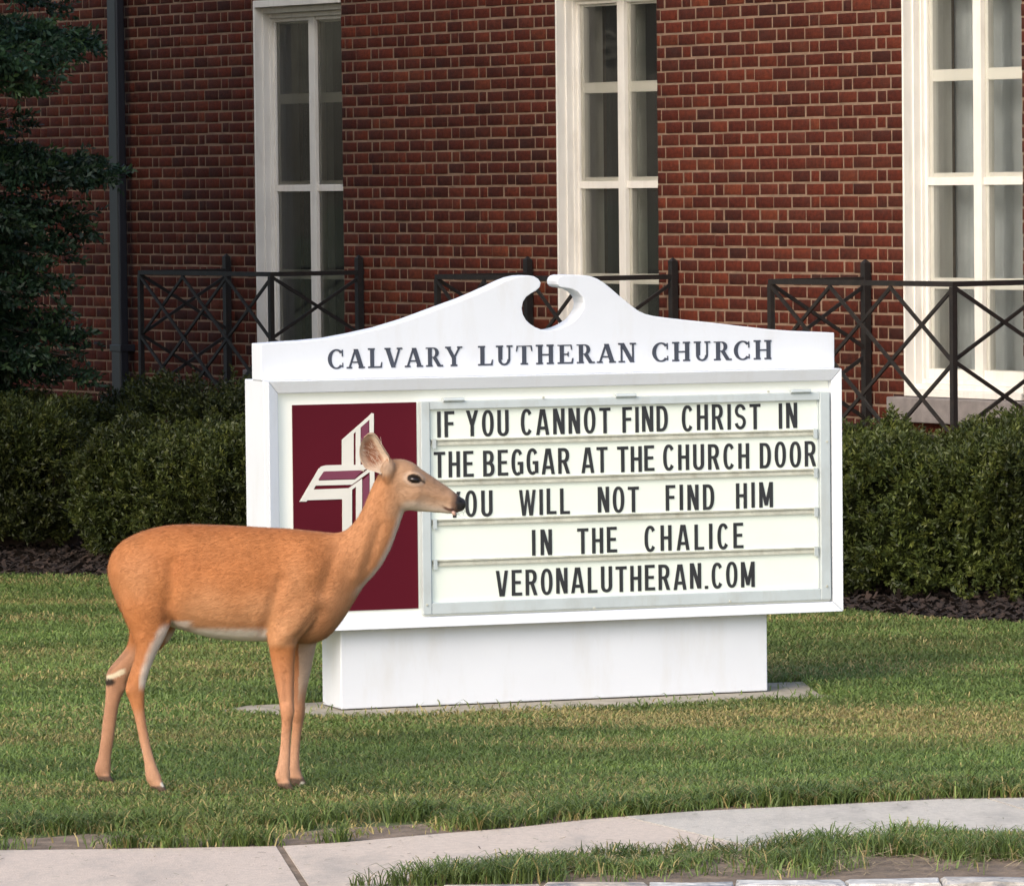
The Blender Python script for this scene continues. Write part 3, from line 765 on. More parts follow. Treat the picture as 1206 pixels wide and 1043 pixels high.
# ------------------------------------------------------------------ deer (a doe in profile, facing right)
YD = 17.42
DSC = 2.172
def dpt(cx, cy, yo=0.0):
    """outline coordinate in the enlarged view -> point on the vertical plane at distance YD+yo"""
    return hitplane(80 + cx / DSC, 480 + cy / DSC, np.array([0, YD + yo, 0]), np.array([0, 1.0, 0]))
class Loft:
    def __init__(s): s.v = []; s.f = []
    def loft(s, rings, n=28, sub=4):
        """rings: (top/front px, bottom/back px, half width, lateral offset[, egg])"""
        P = []
        for r in rings:
            yo = r[3]; egg = r[4] if len(r) > 4 else 0.0
            a = dpt(*r[0], yo); b = dpt(*r[1], yo)
            P.append(np.r_[a, b, r[2], egg])
        P = np.array(P)
        # Catmull-Rom along the rings
        Q = []
        m = len(P)
        for i in range(m - 1):
            p0, p1, p2, p3 = P[max(i - 1, 0)], P[i], P[i + 1], P[min(i + 2, m - 1)]
            for k in range(sub):
                t = k / sub
                Q.append(0.5 * ((2 * p1) + (-p0 + p2) * t + (2 * p0 - 5 * p1 + 4 * p2 - p3) * t * t + (-p0 + 3 * p1 - 3 * p2 + p3) * t ** 3))
        Q.append(P[-1])
        base = len(s.v)
        for q in Q:
            a, b, w, egg = q[:3], q[3:6], max(q[6], .003), q[7]
            mid = (a + b) / 2; h = (a - b) / 2
            for k in range(n):
                th = 2 * math.pi * k / n
                c, sn_ = math.cos(th), math.sin(th)
                ww = w * (1 - egg * c)
                s.v.append(mid + h * c + np.array([0, ww * sn_, 0]))
        for i in range(len(Q) - 1):
            for k in range(n):
                s.f.append((base + i * n + k, base + i * n + (k + 1) % n, base + (i + 1) * n + (k + 1) % n, base + (i + 1) * n + k))
        s.f.append(tuple(base + k for k in range(n))[::-1])
        s.f.append(tuple(base + (len(Q) - 1) * n + k for k in range(n)))
D_ = Loft()
# trunk + neck: (top, bottom, half width, lateral, egg)
D_.loft([((103, 402), (103, 424), .016, 0), ((112, 372), (112, 462), .052, 0), ((138, 342), (136, 510), .084, 0), ((182, 318), (180, 540), .105, 0, .08), ((240, 302), (235, 552), .114, 0, .12),
         ((300, 297), (300, 570), .119, 0, .14), ((370, 298), (365, 588), .125, 0, .16), ((440, 301), (435, 596), .126, 0, .16), ((510, 305), (505, 598), .120, 0, .14), ((580, 309), (575, 602), .108, 0, .06),
         ((640, 315), (622, 604), .096, 0, 0), ((682, 319), (664, 588), .084, 0), ((708, 313), (700, 548), .070, 0), ((725, 300), (731, 500), .058, 0), ((740, 281), (757, 457), .050, 0), ((752, 260), (783, 428), .045, 0),
         ((763, 236), (808, 394), .041, 0), ((773, 212), (829, 352), .039, 0), ((784, 188), (846, 306), .038, 0), ((798, 165), (858, 272), .039, 0), ((815, 148), (862, 258), .036, 0)])
# head
D_.loft([((796, 176), (832, 266), .026, 0), ((808, 148), (852, 265), .040, 0, .1), ((829, 132), (874, 263), .048, 0, .12), ((855, 131), (893, 265), .053, 0, .04), ((882, 140), (908, 266), .052, 0, -.10), ((906, 158), (926, 267), .043, 0, -.06),
         ((930, 174), (942, 268.5), .035, 0), ((954, 190), (958, 269.5), .029, 0), ((976, 205), (974, 271), .0255, 0), ((996, 221), (988, 270.5), .0235, 0), ((1007, 229), (1000, 267), .0215, 0), ((1014, 233), (1009, 264), .0185, 0), ((1018, 238), (1015, 259), .0125, 0), ((1020, 245), (1018, 252), .005, 0)], sub=5)
# near fore leg
nf = -.078
D_.loft([((655, 400), (575, 400), .020, nf + .030), ((668, 450), (545, 440), .034, nf + .018), ((660, 505), (522, 500), .040, nf + .010), ((622, 560), (513, 560), .039, nf), ((588, 600), (511, 596), .034, nf), ((581, 640), (517, 636), .029, nf), ((579, 690), (528, 690), .0245, nf),
         ((578.5, 740), (538, 740), .0215, nf), ((579, 778), (543, 775), .0212, nf), ((575, 803), (546, 802), .0170, nf), ((571, 838), (545, 838), .0132, nf), ((569, 885), (541, 885), .0128, nf), ((568, 922), (534, 922), .0158, nf), ((569, 938), (529, 938), .0172, nf), ((567, 956), (534, 953), .0150, nf), ((570, 972), (536, 968), .0155, nf)])
# far fore leg
ff = .066
D_.loft([((668, 500), (560, 500), .036, ff - .01), ((652, 560), (556, 560), .036, ff), ((638, 600), (574, 600), .032, ff), ((629, 640), (578, 640), .027, ff), ((618, 690), (576, 690), .0235, ff), ((608, 740), (575, 740), .021, ff), ((606, 778), (573, 775), .0208, ff),
         ((602, 806), (574, 805), .0168, ff), ((596, 842), (571, 842), .0130, ff), ((593, 888), (567, 888), .0126, ff), ((594, 920), (562, 920), .0155, ff), ((599, 938), (562, 938), .017, ff), ((599, 954), (568, 953), .0150, ff), ((602, 968), (571, 966), .0155, ff)])
# near hind leg
D_.loft([((262, 380), (128, 400), .030, -.055), ((282, 440), (122, 445), .046, -.058), ((280, 500), (132, 500), .050, -.066), ((264, 552), (149, 548), .046, -.076), ((247, 592), (166, 590), .039, -.084), ((226, 632), (172, 624), .031, -.092), ((209, 672), (162, 664), .0255, -.098),
         ((199, 706), (150, 702), .0225, -.103), ((196, 734), (149, 728), .0205, -.106), ((196, 764), (162, 764), .0165, -.108), ((200, 802), (173, 803), .0136, -.110), ((209, 850), (183, 853), .0126, -.112), ((221, 898), (194, 903), .0132, -.114), ((231, 925), (197, 932), .0160, -.115), ((239, 943), (200, 950), .0172, -.116), ((242, 957), (208, 962), .0150, -.116), ((247, 968), (213, 972), .0155, -.116)])
# far hind leg
hf = .12
D_.loft([((290, 470), (150, 480), .045, .055), ((285, 530), (160, 530), .045, .065), ((268, 585), (158, 570), .040, .08), ((222, 632), (150, 608), .034, .10), ((184, 668), (128, 638), .028, .118), ((160, 692), (101, 672), .0235, .13), ((147, 718), (97, 704), .0205, .14),
         ((133, 752), (95, 748), .0170, .15), ((124, 800), (89, 798), .0140, .16), ((117, 852), (83, 850), .0130, .17), ((111, 892), (77, 890), .0134, .18), ((110, 916), (70, 912), .0158, .185), ((110, 932), (67, 928), .0170, .188), ((106, 944), (74, 941), .0150, .19), ((107, 954), (78, 952), .0152, .19)])
# cloven toes and dewclaws
def tube3(P, rad, n=12, sq=1.0):
    base = len(D_.v); P = [np.array(p, float) for p in P]
    for i, p in enumerate(P):
        d = P[min(i + 1, len(P) - 1)] - P[max(i - 1, 0)]; d /= np.linalg.norm(d)
        u = np.array([0, 1., 0]); v = np.cross(d, u); v /= np.linalg.norm(v)
        for k in range(n):
            th = 2 * math.pi * k / n; D_.v.append(p + u * rad[i] * sq * math.cos(th) + v * rad[i] * math.sin(th))
    for i in range(len(P) - 1):
        for k in range(n): D_.f.append((base + i * n + k, base + i * n + (k + 1) % n, base + (i + 1) * n + (k + 1) % n, base + (i + 1) * n + k))
    D_.f.append(tuple(base + k for k in range(n))[::-1]); D_.f.append(tuple(base + (len(P) - 1) * n + k for k in range(n)))
for (qx, qy, yo) in ((552, 962, nf), (586, 960, ff), (228, 962, -.116), (92, 945, .19)):
    c = dpt(qx, qy, yo)
    for s_ in (-1, 1):
        tube3([c + [0, s_ * .007, .012], [c[0] + .004, c[1] + s_ * .0095, .030], [c[0] + .014, c[1] + s_ * .0105, .014], [c[0] + .027, c[1] + s_ * .0095, .004], [c[0] + .033, c[1] + s_ * .008, .001]], [.013, .0135, .0125, .008, .003], sq=.72)
        tube3([c + [-.008, s_ * .010, .030], c + [-.019, s_ * .011, .020], c + [-.022, s_ * .011, .015]], [.007, .0055, .002])
# brisket, flank fold, tail
D_.loft([((112, 392), (100, 404), .014, 0), ((118, 425), (103, 432), .020, 0), ((136, 470), (116, 476), .018, 0), ((152, 515), (134, 520), .011, 0), ((158, 535), (150, 540), .004, 0)], n=14)
# brow and cheek
for sgn in (-1, 1):
    D_.loft([((868, 162), (864, 176), .008, sgn * .040), ((884, 160), (880, 176), .012, sgn * .045), ((902, 168), (898, 182), .010, sgn * .042), ((914, 180), (911, 190), .005, sgn * .036)], n=12)
# ear roots
for sgn in (-1, 1):
    D_.loft([((838, 175), (818, 205), .016, sgn * .026), ((838, 150), (805, 180), .022, sgn * .034), ((830, 132), (800, 160), .016, sgn * .038), ((822, 124), (800, 148), .006, sgn * .040)], n=18)
# nostril wing
for sgn in (-1, 1):
    D_.loft([((996, 232), (994, 244), .006, sgn * .015), ((1006, 236), (1004, 251), .009, sgn * .0135), ((1014, 242), (1013, 252), .006, sgn * .009)], n=12)
me = bpy.data.meshes.new('deer_raw')
me.from_pydata([tuple(p) for p in D_.v], [], D_.f)
me.update()
ob = bpy.data.objects.new('deer_raw', me)
COL.objects.link(ob)
rmod = ob.modifiers.new('remesh', 'REMESH'); rmod.mode = 'VOXEL'; rmod.voxel_size = 0.0038
dg = bpy.context.evaluated_depsgraph_get()
bm_ = bpy.data.meshes.new_from_object(ob.evaluated_get(dg))
bpy.data.objects.remove(ob); bpy.data.meshes.remove(me)
nv = len(bm_.vertices)
DV = np.empty(nv * 3); bm_.vertices.foreach_get('co', DV); DV = DV.reshape(-1, 3)
ed = np.empty(len(bm_.edges) * 2, dtype=np.int32); bm_.edges.foreach_get('vertices', ed); ed = ed.reshape(-1, 2)
deg = np.bincount(ed.ravel(), minlength=nv).astype(float)[:, None]
def lap(X):
    A = np.zeros_like(X)
    np.add.at(A, ed[:, 0], X[ed[:, 1]]); np.add.at(A, ed[:, 1], X[ed[:, 0]])
    return A / deg
# outline coordinates of every vertex (for colours and smoothing)
def outline(V):
    q = (V - CPOS) @ CROT
    px = 603 + FPX * q[:, 0] / -q[:, 2]; py = 521.5 - FPX * q[:, 1] / -q[:, 2]
    return (px - 80) * DSC, (py - 480) * DSC
cx, cy = outline(DV)
def sstep(a, b, x): 
    t = np.clip((x - a) / (b - a), 0, 1); return t * t * (3 - 2 * t)
# smooth a lot where legs meet the trunk, little at feet and face
wgt = 0.12 + 0.88 * sstep(690, 600, cy) * sstep(790, 740, cx)
wgt = np.maximum(wgt, 0.35 * sstep(880, 820, cx) * sstep(300, 280, cy))
wgt = wgt[:, None]
for it in range(34):
    w_ = wgt if it >= 5 else np.maximum(wgt, 0.5)
    DV = DV + (lap(DV) - DV) * w_ * 0.55
    if it % 2: DV = DV - (lap(DV) - DV) * w_ * 0.36      # keeps the volume
# ---- muscles, ribs and bones as gentle relief
cx, cy = outline(DV)
bm_.vertices.foreach_set('co', DV.astype(np.float32).ravel()); bm_.update()
NRM = np.empty(nv * 3); bm_.vertices.foreach_get('normal', NRM); NRM = NRM.reshape(-1, 3)
def segd(a, b):
    a = np.array(a, float); b = np.array(b, float); d = b - a
    t = np.clip(((cx - a[0]) * d[0] + (cy - a[1]) * d[1]) / (d @ d), 0, 1)
    return np.hypot(cx - a[0] - t * d[0], cy - a[1] - t * d[1])
rel = np.zeros(nv)
for a_, b_, wdt, am in (((622, 400), (560, 520), 42, .007), ((600, 360), (628, 420), 30, .005), ((196, 430), (190, 500), 48, .007), ((150, 350), (165, 352), 20, .006), ((235, 345), (250, 350), 24, .004),
                        ((545, 440), (505, 575), 16, -.0065), ((268, 400), (258, 540), 18, -.008), ((690, 350), (655, 470), 18, -.005), ((640, 520), (590, 590), 15, -.005), ((150, 470), (180, 570), 14, -.004),
                        ((300, 560), (262, 520), 14, .004), ((550, 585), (540, 600), 16, .006), ((770, 300), (735, 430), 15, .0035), ((800, 300), (770, 400), 10, -.003), ((860, 240), (885, 235), 18, .004), ((900, 215), (960, 232), 10, .0025), ((915, 195), (965, 215), 7, -.0025), ((850, 205), (905, 205), 9, -.002),
                        ((560, 775), (563, 785), 16, .0035), ((590, 775), (592, 783), 14, .003), ((548, 830), (540, 930), 5, .0015), ((556, 680), (558, 750), 7, -.0025), ((182, 800), (205, 900), 5, .0015), ((175, 660), (158, 705), 7, -.004), ((150, 720), (156, 726), 10, .004), ((215, 600), (190, 680), 12, .003)):
    rel += am * np.exp(-(segd(a_, b_) / wdt) ** 2)
for k in range(7):                                    # faint ribs
    rel += .0003 * np.exp(-(segd((335 + 26 * k, 380), (318 + 27 * k, 540)) / 7) ** 2)
DV = DV + NRM * (rel * np.clip(np.abs(NRM[:, 1]) * 1.6, 0, 1) * 1.35)[:, None]
for it in range(2): DV = DV + (lap(DV) - DV) * .4
# ---- coat pattern
cx, cy = outline(DV)
side = DV[:, 1] - YD                       # negative: the side towards the viewer
bm_.vertices.foreach_set('co', DV.astype(np.float32).ravel()); bm_.update()
NRM = np.empty(nv * 3); bm_.vertices.foreach_get('normal', NRM); NRM = NRM.reshape(-1, 3)
def n3(V, f, seed):
    r_ = np.random.default_rng(seed); out = np.zeros(len(V))
    for k in range(5):
        d = r_.normal(size=3) * f * (1.0 + .7 * k); out += np.sin(V @ d + r_.uniform(0, 6.28)) / (1 + .5 * k)
    return out / 3
nz = n3(DV, 22, 1); nz2 = n3(DV, 70, 2)
colr = np.tile(np.array([0.375, 0.140, 0.045]), (nv, 1))
def blend(c, m):
    global colr
    m = np.clip(m, 0, 1)[:, None]; colr = colr * (1 - m) + np.array(c) * m
blend((0.315, 0.105, 0.032), 0.7 * sstep(345, 300, cy) * sstep(740, 690, cx))                     # darker back
blend((0.47, 0.235, 0.110), 0.85 * sstep(420, 560, cy + nz * 40) * sstep(230, 330, cx) * sstep(760, 560, cx) * sstep(620, 600, cy))     # paler flank
blend((0.42, 0.20, 0.090), 0.8 * sstep(600, 760, cx + nz * 25) * sstep(560, 480, cy))            # neck paler
blend((0.47, 0.23, 0.11), 0.8 * sstep(590, 720, cx) * sstep(400, 520, cy) * sstep(640, 600, cy))
blend((0.34, 0.20, 0.115), sstep(800, 850, cx + nz * 12) * sstep(300, 270, cy))                    # head greyer
blend((0.25, 0.155, 0.10), 0.8 * sstep(905, 940, cx) * sstep(22, 0, np.abs(cy - (150 + (cx - 890) * .68)) - 8))   # dark bridge of the nose
blend((0.56, 0.38, 0.26), 0.75 * sstep(232, 256, cy) * sstep(850, 880, cx) * sstep(290, 275, cy))    # pale jaw
blend((0.62, 0.52, 0.43), 0.8 * sstep(.2, .75, -NRM[:, 2]) * sstep(840, 870, cx) * sstep(290, 275, cy))
blend((0.455, 0.215, 0.095), 0.7 * np.exp(-(((cx - 175) / 55) ** 2 + ((cy - 430 + nz * 20) / 60) ** 2)))  # haunch highlight painted into the coat colour
blend((0.455, 0.215, 0.095), 0.65 * np.exp(-(((cx - 590) / 45) ** 2 + ((cy - 450 + nz * 20) / 70) ** 2)))
blend((0.33, 0.115, 0.036), 0.5 * np.exp(-(((cx - 300) / 110) ** 2 + ((cy - 400) / 40) ** 2)))
# white throat and underside
front_edge = np.interp(cy, [262, 285, 330, 370, 405, 435, 460, 500], [866, 857, 842, 822, 801, 777, 752, 726])
blend((0.70, 0.58, 0.48), 0.85 * sstep(22, 4, (front_edge - cx) + nz * 5) * sstep(500, 430, cy) * sstep(250, 268, cy) * (cx > 720))
blend((0.74, 0.69, 0.62), sstep(.22, .82, -NRM[:, 2] + nz2 * .12) * sstep(290, 320, cx) * sstep(520, 500, cx) * sstep(555, 575, cy))
blend((0.62, 0.52, 0.45), sstep(.25, .6, -NRM[:, 2]) * sstep(240, 262, cx) * sstep(330, 300, cx) * sstep(540, 550, cy) * sstep(640, 620, cy))
# legs
leg = sstep(600, 760, cy)
blend((0.46, 0.22, 0.115), 0.9 * leg)
blend((0.50, 0.28, 0.17), 0.8 * sstep(780, 900, cy))
blend((0.40, 0.150, 0.048), 0.8 * sstep(640, 700, cy) * sstep(790, 760, cy) * (cx > 140) * (cx < 260))
hindf = np.interp(cy, [545, 590, 632, 672, 706, 740], [268, 250, 229, 212, 201, 198])
blend((0.66, 0.57, 0.48), .92 * sstep(36, 12, hindf - cx + nz2 * 6) * (cx > 180) * (cx < 275) * (side < 0.02) * sstep(545, 570, cy) * sstep(730, 700, cy))
blend((0.54, 0.40, 0.29), 0.8 * (side > 0.0) * (cx > 590) * sstep(760, 700, cy + (cx - 600) * 1.2) * sstep(596, 606, cy))
blend((0.70, 0.60, 0.50), 0.6 * sstep(.5, .9, NRM[:, 1]) * (side < -.03) * sstep(600, 640, cy))
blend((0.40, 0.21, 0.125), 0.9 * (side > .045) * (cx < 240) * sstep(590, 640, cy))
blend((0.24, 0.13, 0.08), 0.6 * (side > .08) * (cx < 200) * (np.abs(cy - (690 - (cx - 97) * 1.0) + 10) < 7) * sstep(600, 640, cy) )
# ear roots
blend((0.40, 0.27, 0.18), sstep(28, 14, np.hypot((cx - 812), (cy - 152))) * (cx < 850))
# hock gland: white tuft above a dark one
blend((0.72, 0.62, 0.45), sstep(9, 3, np.abs((cy - 684) + (cx - 118) * .42) + nz2 * 3) * sstep(30, 18, np.abs(cx - 122)) * (side > 0.02))
blend((0.030, 0.020, 0.014), sstep(14, 6, np.hypot((cx - 106) * .8, (cy - 702) * 1.15) + nz2 * 3) * (side > 0.02))
# hooves
gz_ = DV[:, 2]
hoof = sstep(0.030, 0.022, gz_)
blend((0.075, 0.052, 0.038), 0.9 * hoof * (cx < 700))
for (hx, hy) in ((243, 962), (184, 880), (600, 962)):
    blend((0.80, 0.72, 0.60), sstep(9, 4, np.hypot(cx - hx, cy - hy)))
# face: eye rim, muzzle, mouth
ex, ey = 886, 182
er = np.hypot((cx - ex) * math.cos(.18) + (cy - ey) * math.sin(.18), 1.55 * (-(cx - ex) * math.sin(.18) + (cy - ey) * math.cos(.18)))
blend((0.46, 0.33, 0.24), 0.7 * sstep(34, 24, er) * sstep(17, 20, er))
blend((0.018, 0.012, 0.009), sstep(20.5, 17, er))
blend((0.035, 0.022, 0.016), 0.8 * sstep(5, 2, np.abs(cy - (187 + (cx - 905) * .55))) * (cx > 896) * (cx < 914))
mouth_y = np.interp(cx, [955, 975, 1000, 1012], [252, 261, 262, 262])
blend((0.09, 0.030, 0.018), 0.95 * sstep(5.5, 2.0, np.abs(cy - mouth_y)) * sstep(950, 968, cx))
blend((0.13, 0.05, 0.03), 0.7 * sstep(968, 992, cx) * sstep(236, 246, cy) )
nose = sstep(987, 995, cx - np.abs(cy - 243) * 0.25 + nz2 * 2.5) * sstep(264, 258, cy)
blend((0.10, 0.055, 0.035), 0.8 * sstep(972, 986, cx - np.abs(cy - 243) * .3))
blend((0.016, 0.014, 0.013), nose)
blend((0.004, 0.003, 0.003), sstep(6, 3, np.hypot(cx - 1004, (cy - 240) * 1.3)))
colr *= (1 + 0.07 * nz + 0.05 * nz2)[:, None]
bm_.name = 'deer'
a = bm_.color_attributes.new('Col', 'FLOAT_COLOR', 'POINT')
cc = np.ones((nv, 4), dtype=np.float32); cc[:, :3] = np.clip(colr, 0.002, .9); a.data.foreach_set('color', cc.ravel())
wa = bm_.attributes.new('wet', 'FLOAT', 'POINT'); wa.data.foreach_set('value', nose.astype(np.float32))
bm_.polygons.foreach_set('use_smooth', np.ones(len(bm_.polygons), dtype=bool))
def furmat():
    m, nt, p = newmat('deer_coat')
    at = nt.nodes.new('ShaderNodeAttribute'); at.attribute_name = 'Col'
    tc = nt.nodes.new('ShaderNodeTexCoord')
    mp = nt.nodes.new('ShaderNodeMapping'); mp.inputs['Scale'].default_value = (70, 260, 300); mp.inputs['Rotation'].default_value = (0, R(14), 0)
    L(nt, tc.outputs['Object'], mp.inputs['Vector'])
    nz = nt.nodes.new('ShaderNodeTexNoise'); nz.inputs['Scale'].default_value = 1.0; nz.inputs['Detail'].default_value = 4; nz.inputs['Distortion'].default_value = 0.6
    L(nt, mp.outputs[0], nz.inputs['Vector'])
    n2 = nt.nodes.new('ShaderNodeTexNoise'); n2.inputs['Scale'].default_value = 14; n2.inputs['Detail'].default_value = 3
    L(nt, tc.outputs['Object'], n2.inputs['Vector'])
    ad = nt.nodes.new('ShaderNodeMath'); ad.operation = 'ADD'
    L(nt, nz.outputs['Fac'], ad.inputs[0]); L(nt, n2.outputs['Fac'], ad.inputs[1])
    mr = nt.nodes.new('ShaderNodeMapRange'); mr.inputs['From Min'].default_value = .6; mr.inputs['From Max'].default_value = 1.4; mr.inputs['To Min'].default_value = .86; mr.inputs['To Max'].default_value = 1.14
    L(nt, ad.outputs[0], mr.inputs['Value'])
    cb = nt.nodes.new('ShaderNodeCombineColor')
    for k in range(3): L(nt, mr.outputs[0], cb.inputs[k])
    mx = nt.nodes.new('ShaderNodeMix'); mx.data_type = 'RGBA'; mx.blend_type = 'MULTIPLY'; mx.inputs['Factor'].default_value = 1
    L(nt, at.outputs['Color'], mx.inputs['A']); L(nt, cb.outputs[0], mx.inputs['B'])
    L(nt, mx.outputs['Result'], p.inputs['Base Color'])
    wt = nt.nodes.new('ShaderNodeAttribute'); wt.attribute_name = 'wet'
    r2 = nt.nodes.new('ShaderNodeMapRange'); r2.inputs['To Min'].default_value = .72; r2.inputs['To Max'].default_value = .28
    L(nt, wt.outputs['Fac'], r2.inputs['Value']); L(nt, r2.outputs[0], p.inputs['Roughness'])
    p.inputs['Specular IOR Level'].default_value = .25
    p.inputs['Sheen Weight'].default_value = .12; p.inputs['Sheen Roughness'].default_value = .4
    p.inputs['Sheen Tint'].default_value = (1, .85, .7, 1)
    bp = nt.nodes.new('ShaderNodeBump'); bp.inputs['Strength'].default_value = .35; bp.inputs['Distance'].default_value = .004
    L(nt, nz.outputs['Fac'], bp.inputs['Height']); L(nt, bp.outputs[0], p.inputs['Normal'])
    return m
M_fur = furmat()
bm_.materials.clear(); bm_.materials.append(M_fur)
# origin at the feet
DO = np.array([dpt(340, 700)[0], YD, 0.0])
bm_.vertices.foreach_set('co', (DV - DO).astype(np.float32).ravel()); bm_.update()
deer = bpy.data.objects.new('deer', bm_); deer.location = DO
link(deer); tag(deer, 'reddish tan doe standing in profile on the lawn with its nose at the message board', 'deer')

def surf_y(px_, py_, sgn):
    d = (cx - px_) ** 2 + (cy - py_) ** 2
    m = (np.sign(side) == sgn)
    i = np.where(m)[0][np.argmin(d[m])]
    return side[i]
for sgn in (-1, 1):
    c = dpt(ex, ey) - DO
    ys = surf_y(ex, ey, sgn)
    vs = []; nu, nvv = 24, 14
    for i in range(nvv + 1):
        ph = math.pi * i / nvv
        for k in range(nu):
            th = 2 * math.pi * k / nu
            x_ = .0170 * math.sin(ph) * math.cos(th); z_ = .0112 * math.sin(ph) * math.sin(th); y_ = .0125 * math.cos(ph)
            xr = x_ * math.cos(-.16) - z_ * math.sin(-.16); zr = x_ * math.sin(-.16) + z_ * math.cos(-.16)
            vs.append((c[0] + xr, ys - sgn * .0065 + y_, c[2] + zr))
    fs = [(i * nu + k, i * nu + (k + 1) % nu, (i + 1) * nu + (k + 1) % nu, (i + 1) * nu + k) for i in range(nvv) for k in range(nu)]
    mesh_np('eye', vs, fs, M_eye, deer, smooth=True)
# ears: cupped shells
def c7(x, y): return ((400 + x / 6.7 - 80) * DSC, (500 + y / 6.7 - 480) * DSC)
B0 = dpt(*c7(366, 362)) - DO; T0 = dpt(*c7(222, 72)) - DO
def ear(sgn):
    ax = T0 - B0; Le = np.linalg.norm(ax); ax /= Le
    pr = np.array([-ax[2], 0, ax[0]])          # in-plane perpendicular
    if pr[0] < 0: pr = -pr                      # towards the muzzle
    ns, nc = 26, 20
    vs = []; cs_ = []
    for layer in (0, 1):
        for i in range(ns + 1):
            s_ = i / ns
            wd = .0455 * (math.sin(math.pi * min(1, (s_ * .86 + .14)) ** 1.0) ** 0.46) * (0.60 + 0.40 * sstep(0, .30, np.array(s_)))
            for k in range(nc + 1):
                c = -1 + 2 * k / nc
                bend = -0.010 * math.sin(math.pi * s_)
                x = B0 + ax * (Le * s_) + pr * (wd * c + bend)
                # cup: rims come towards the viewer, the front rim folds over
                dep = .034 * (1 - abs(c) ** 2.2) * (0.35 + .65 * math.sin(math.pi * min(1, s_ * .9 + .1)) )
                fold = .010 * max(0, (c - .45) / .55) * math.sin(math.pi * s_)
                x = x + pr * (-fold)
                yb = -.040 - .012 * s_
                y = yb + dep - .012
                if layer: y += .0028 + .0030 * (1 - abs(c))
                vs.append((x[0], sgn * -1 * y if sgn > 0 else y, x[2]))
                if layer == 0:
                    inner = (1 - sstep(.30, .62, np.array(abs(c + .12)))) * sstep(.10, .35, np.array(s_)) * (1 - sstep(.80, .97, np.array(s_)))
                    base = np.array((0.52, 0.36, 0.25)) if c < .5 else np.array((0.60, 0.47, 0.36))
                    col = base * (1 - inner) + np.array((0.27, 0.125, 0.075)) * inner
                    if s_ < .3: col = col * (s_ / .3) + np.array((0.62, 0.52, 0.42)) * (1 - s_ / .3)
                else:
                    col = np.array((0.36, 0.235, 0.145))
                cs_.append(col * (1 + .06 * math.sin(40 * s_ + 9 * c)))
    m_ = (ns + 1) * (nc + 1); fs = []
    for i in range(ns):
        for k in range(nc):
            a_ = i * (nc + 1) + k
            fs.append((a_, a_ + 1, a_ + nc + 2, a_ + nc + 1)); fs.append((m_ + a_, m_ + a_ + nc + 1, m_ + a_ + nc + 2, m_ + a_ + 1))
    for i in range(ns):
        for k in (0, nc):
            a_ = i * (nc + 1) + k; b_ = a_ + nc + 1
            fs.append((a_, b_, b_ + m_, a_ + m_))
    for i in (0, ns):
        for k in range(nc):
            a_ = i * (nc + 1) + k; fs.append((a_, a_ + 1, a_ + 1 + m_, a_ + m_))
    o = mesh_np('ear', vs, fs, M_fur, deer, col=np.array(cs_), smooth=True)
    return o
ear(-1); ear(1)
wk = MB(); wr = random.Random(4)
for sgn in (-1, 1):
    for i in range(16):
        p_ = dpt(wr.uniform(978, 1006), wr.uniform(248, 263)) - DO; y_ = sgn * .019
        wk.tube([(p_[0], y_, p_[2]), (p_[0] + wr.uniform(-.004, .014), y_ + sgn * .012, p_[2] - wr.uniform(.004, .018)), (p_[0] + wr.uniform(-.006, .026), y_ + sgn * .022, p_[2] - wr.uniform(.012, .034))], [.0004, .0003, .0001], 4)
wo = wk.build('whiskers', M_dark, deer); wo['kind'] = 'stuff'
er_ = MB()
for sgn in (-1, 1):
    for i in range(70):
        c_ = dpt(*c7(wr.uniform(185, 330), wr.uniform(150, 380))) - DO
        a_ = wr.uniform(1.7, 2.9); l_ = wr.uniform(.012, .026); yy_ = sgn * wr.uniform(.024, .046)
        er_.tube([(c_[0], yy_, c_[2]), (c_[0] + math.cos(a_) * l_, yy_ + sgn * .006, c_[2] + math.sin(a_) * l_)], [.0006, .0002], 4)
M_earhair = plain('ear_hair', (0.62, 0.52, 0.42), .8, .1, 30)
eo = er_.build('ear_hair', M_earhair, deer); eo['kind'] = 'stuff'
tg = MB()
t0 = dpt(984, 262) - DO; t1 = dpt(990, 273) - DO
pts = [t0, t0 * .4 + t1 * .6, t1, t1 + (t1 - t0) * .12]
tg.tube([(p[0] + (0.002 if i == 3 else 0), p[1] - .010, p[2]) for i, p in enumerate(pts)], [.006, .0075, .006, .001], 10)
tg.build('tongue', M_tongue, deer, smooth=True)

M_hair = plain('deer_hair', (1, 1, 1), 0.75, 0.05, 30, attr=True, spec=0.2)
# short coat hair lying along the body
hr = np.random.default_rng(5)
NH = 120000
pick = hr.integers(0, nv, NH)
jit = hr.normal(0, .0016, (NH, 3))
okh = (cx[pick] < 975) & (er[pick] > 24)
pick = pick[okh]; jit = jit[okh]; n_ = len(pick)
fl = np.tile(np.array([-1.0, 0, -.38]), (n_, 1))
hd_ = cx[pick] > 850
fl[hd_] = np.array([-1.0, 0, .35])
nk = (cx[pick] > 690) & ~hd_; fl[nk] = np.array([-.55, 0, -.85])
lg = cy[pick] > 600; fl[lg] = np.array([-.15, 0, -1.0])
fl = fl + hr.normal(0, .16, (n_, 3))
N_ = NRM[pick]
fl = fl - N_ * np.sum(fl * N_, axis=1, keepdims=True); fl /= np.linalg.norm(fl, axis=1, keepdims=True) + 1e-9
ll = (hr.uniform(.008, .016, n_) * np.where(hd_ | lg, .55, 1.0))[:, None]
wv = np.cross(fl, N_) * (.00036)
b = DV[pick] - DO + jit - N_ * .0006
e_ = b + fl * ll + N_ * ll * .16
Vh = np.stack([b - wv, b + wv, e_ + wv * .25, e_ - wv * .25], axis=1).reshape(-1, 3)
Fh = np.arange(4 * n_).reshape(-1, 4)
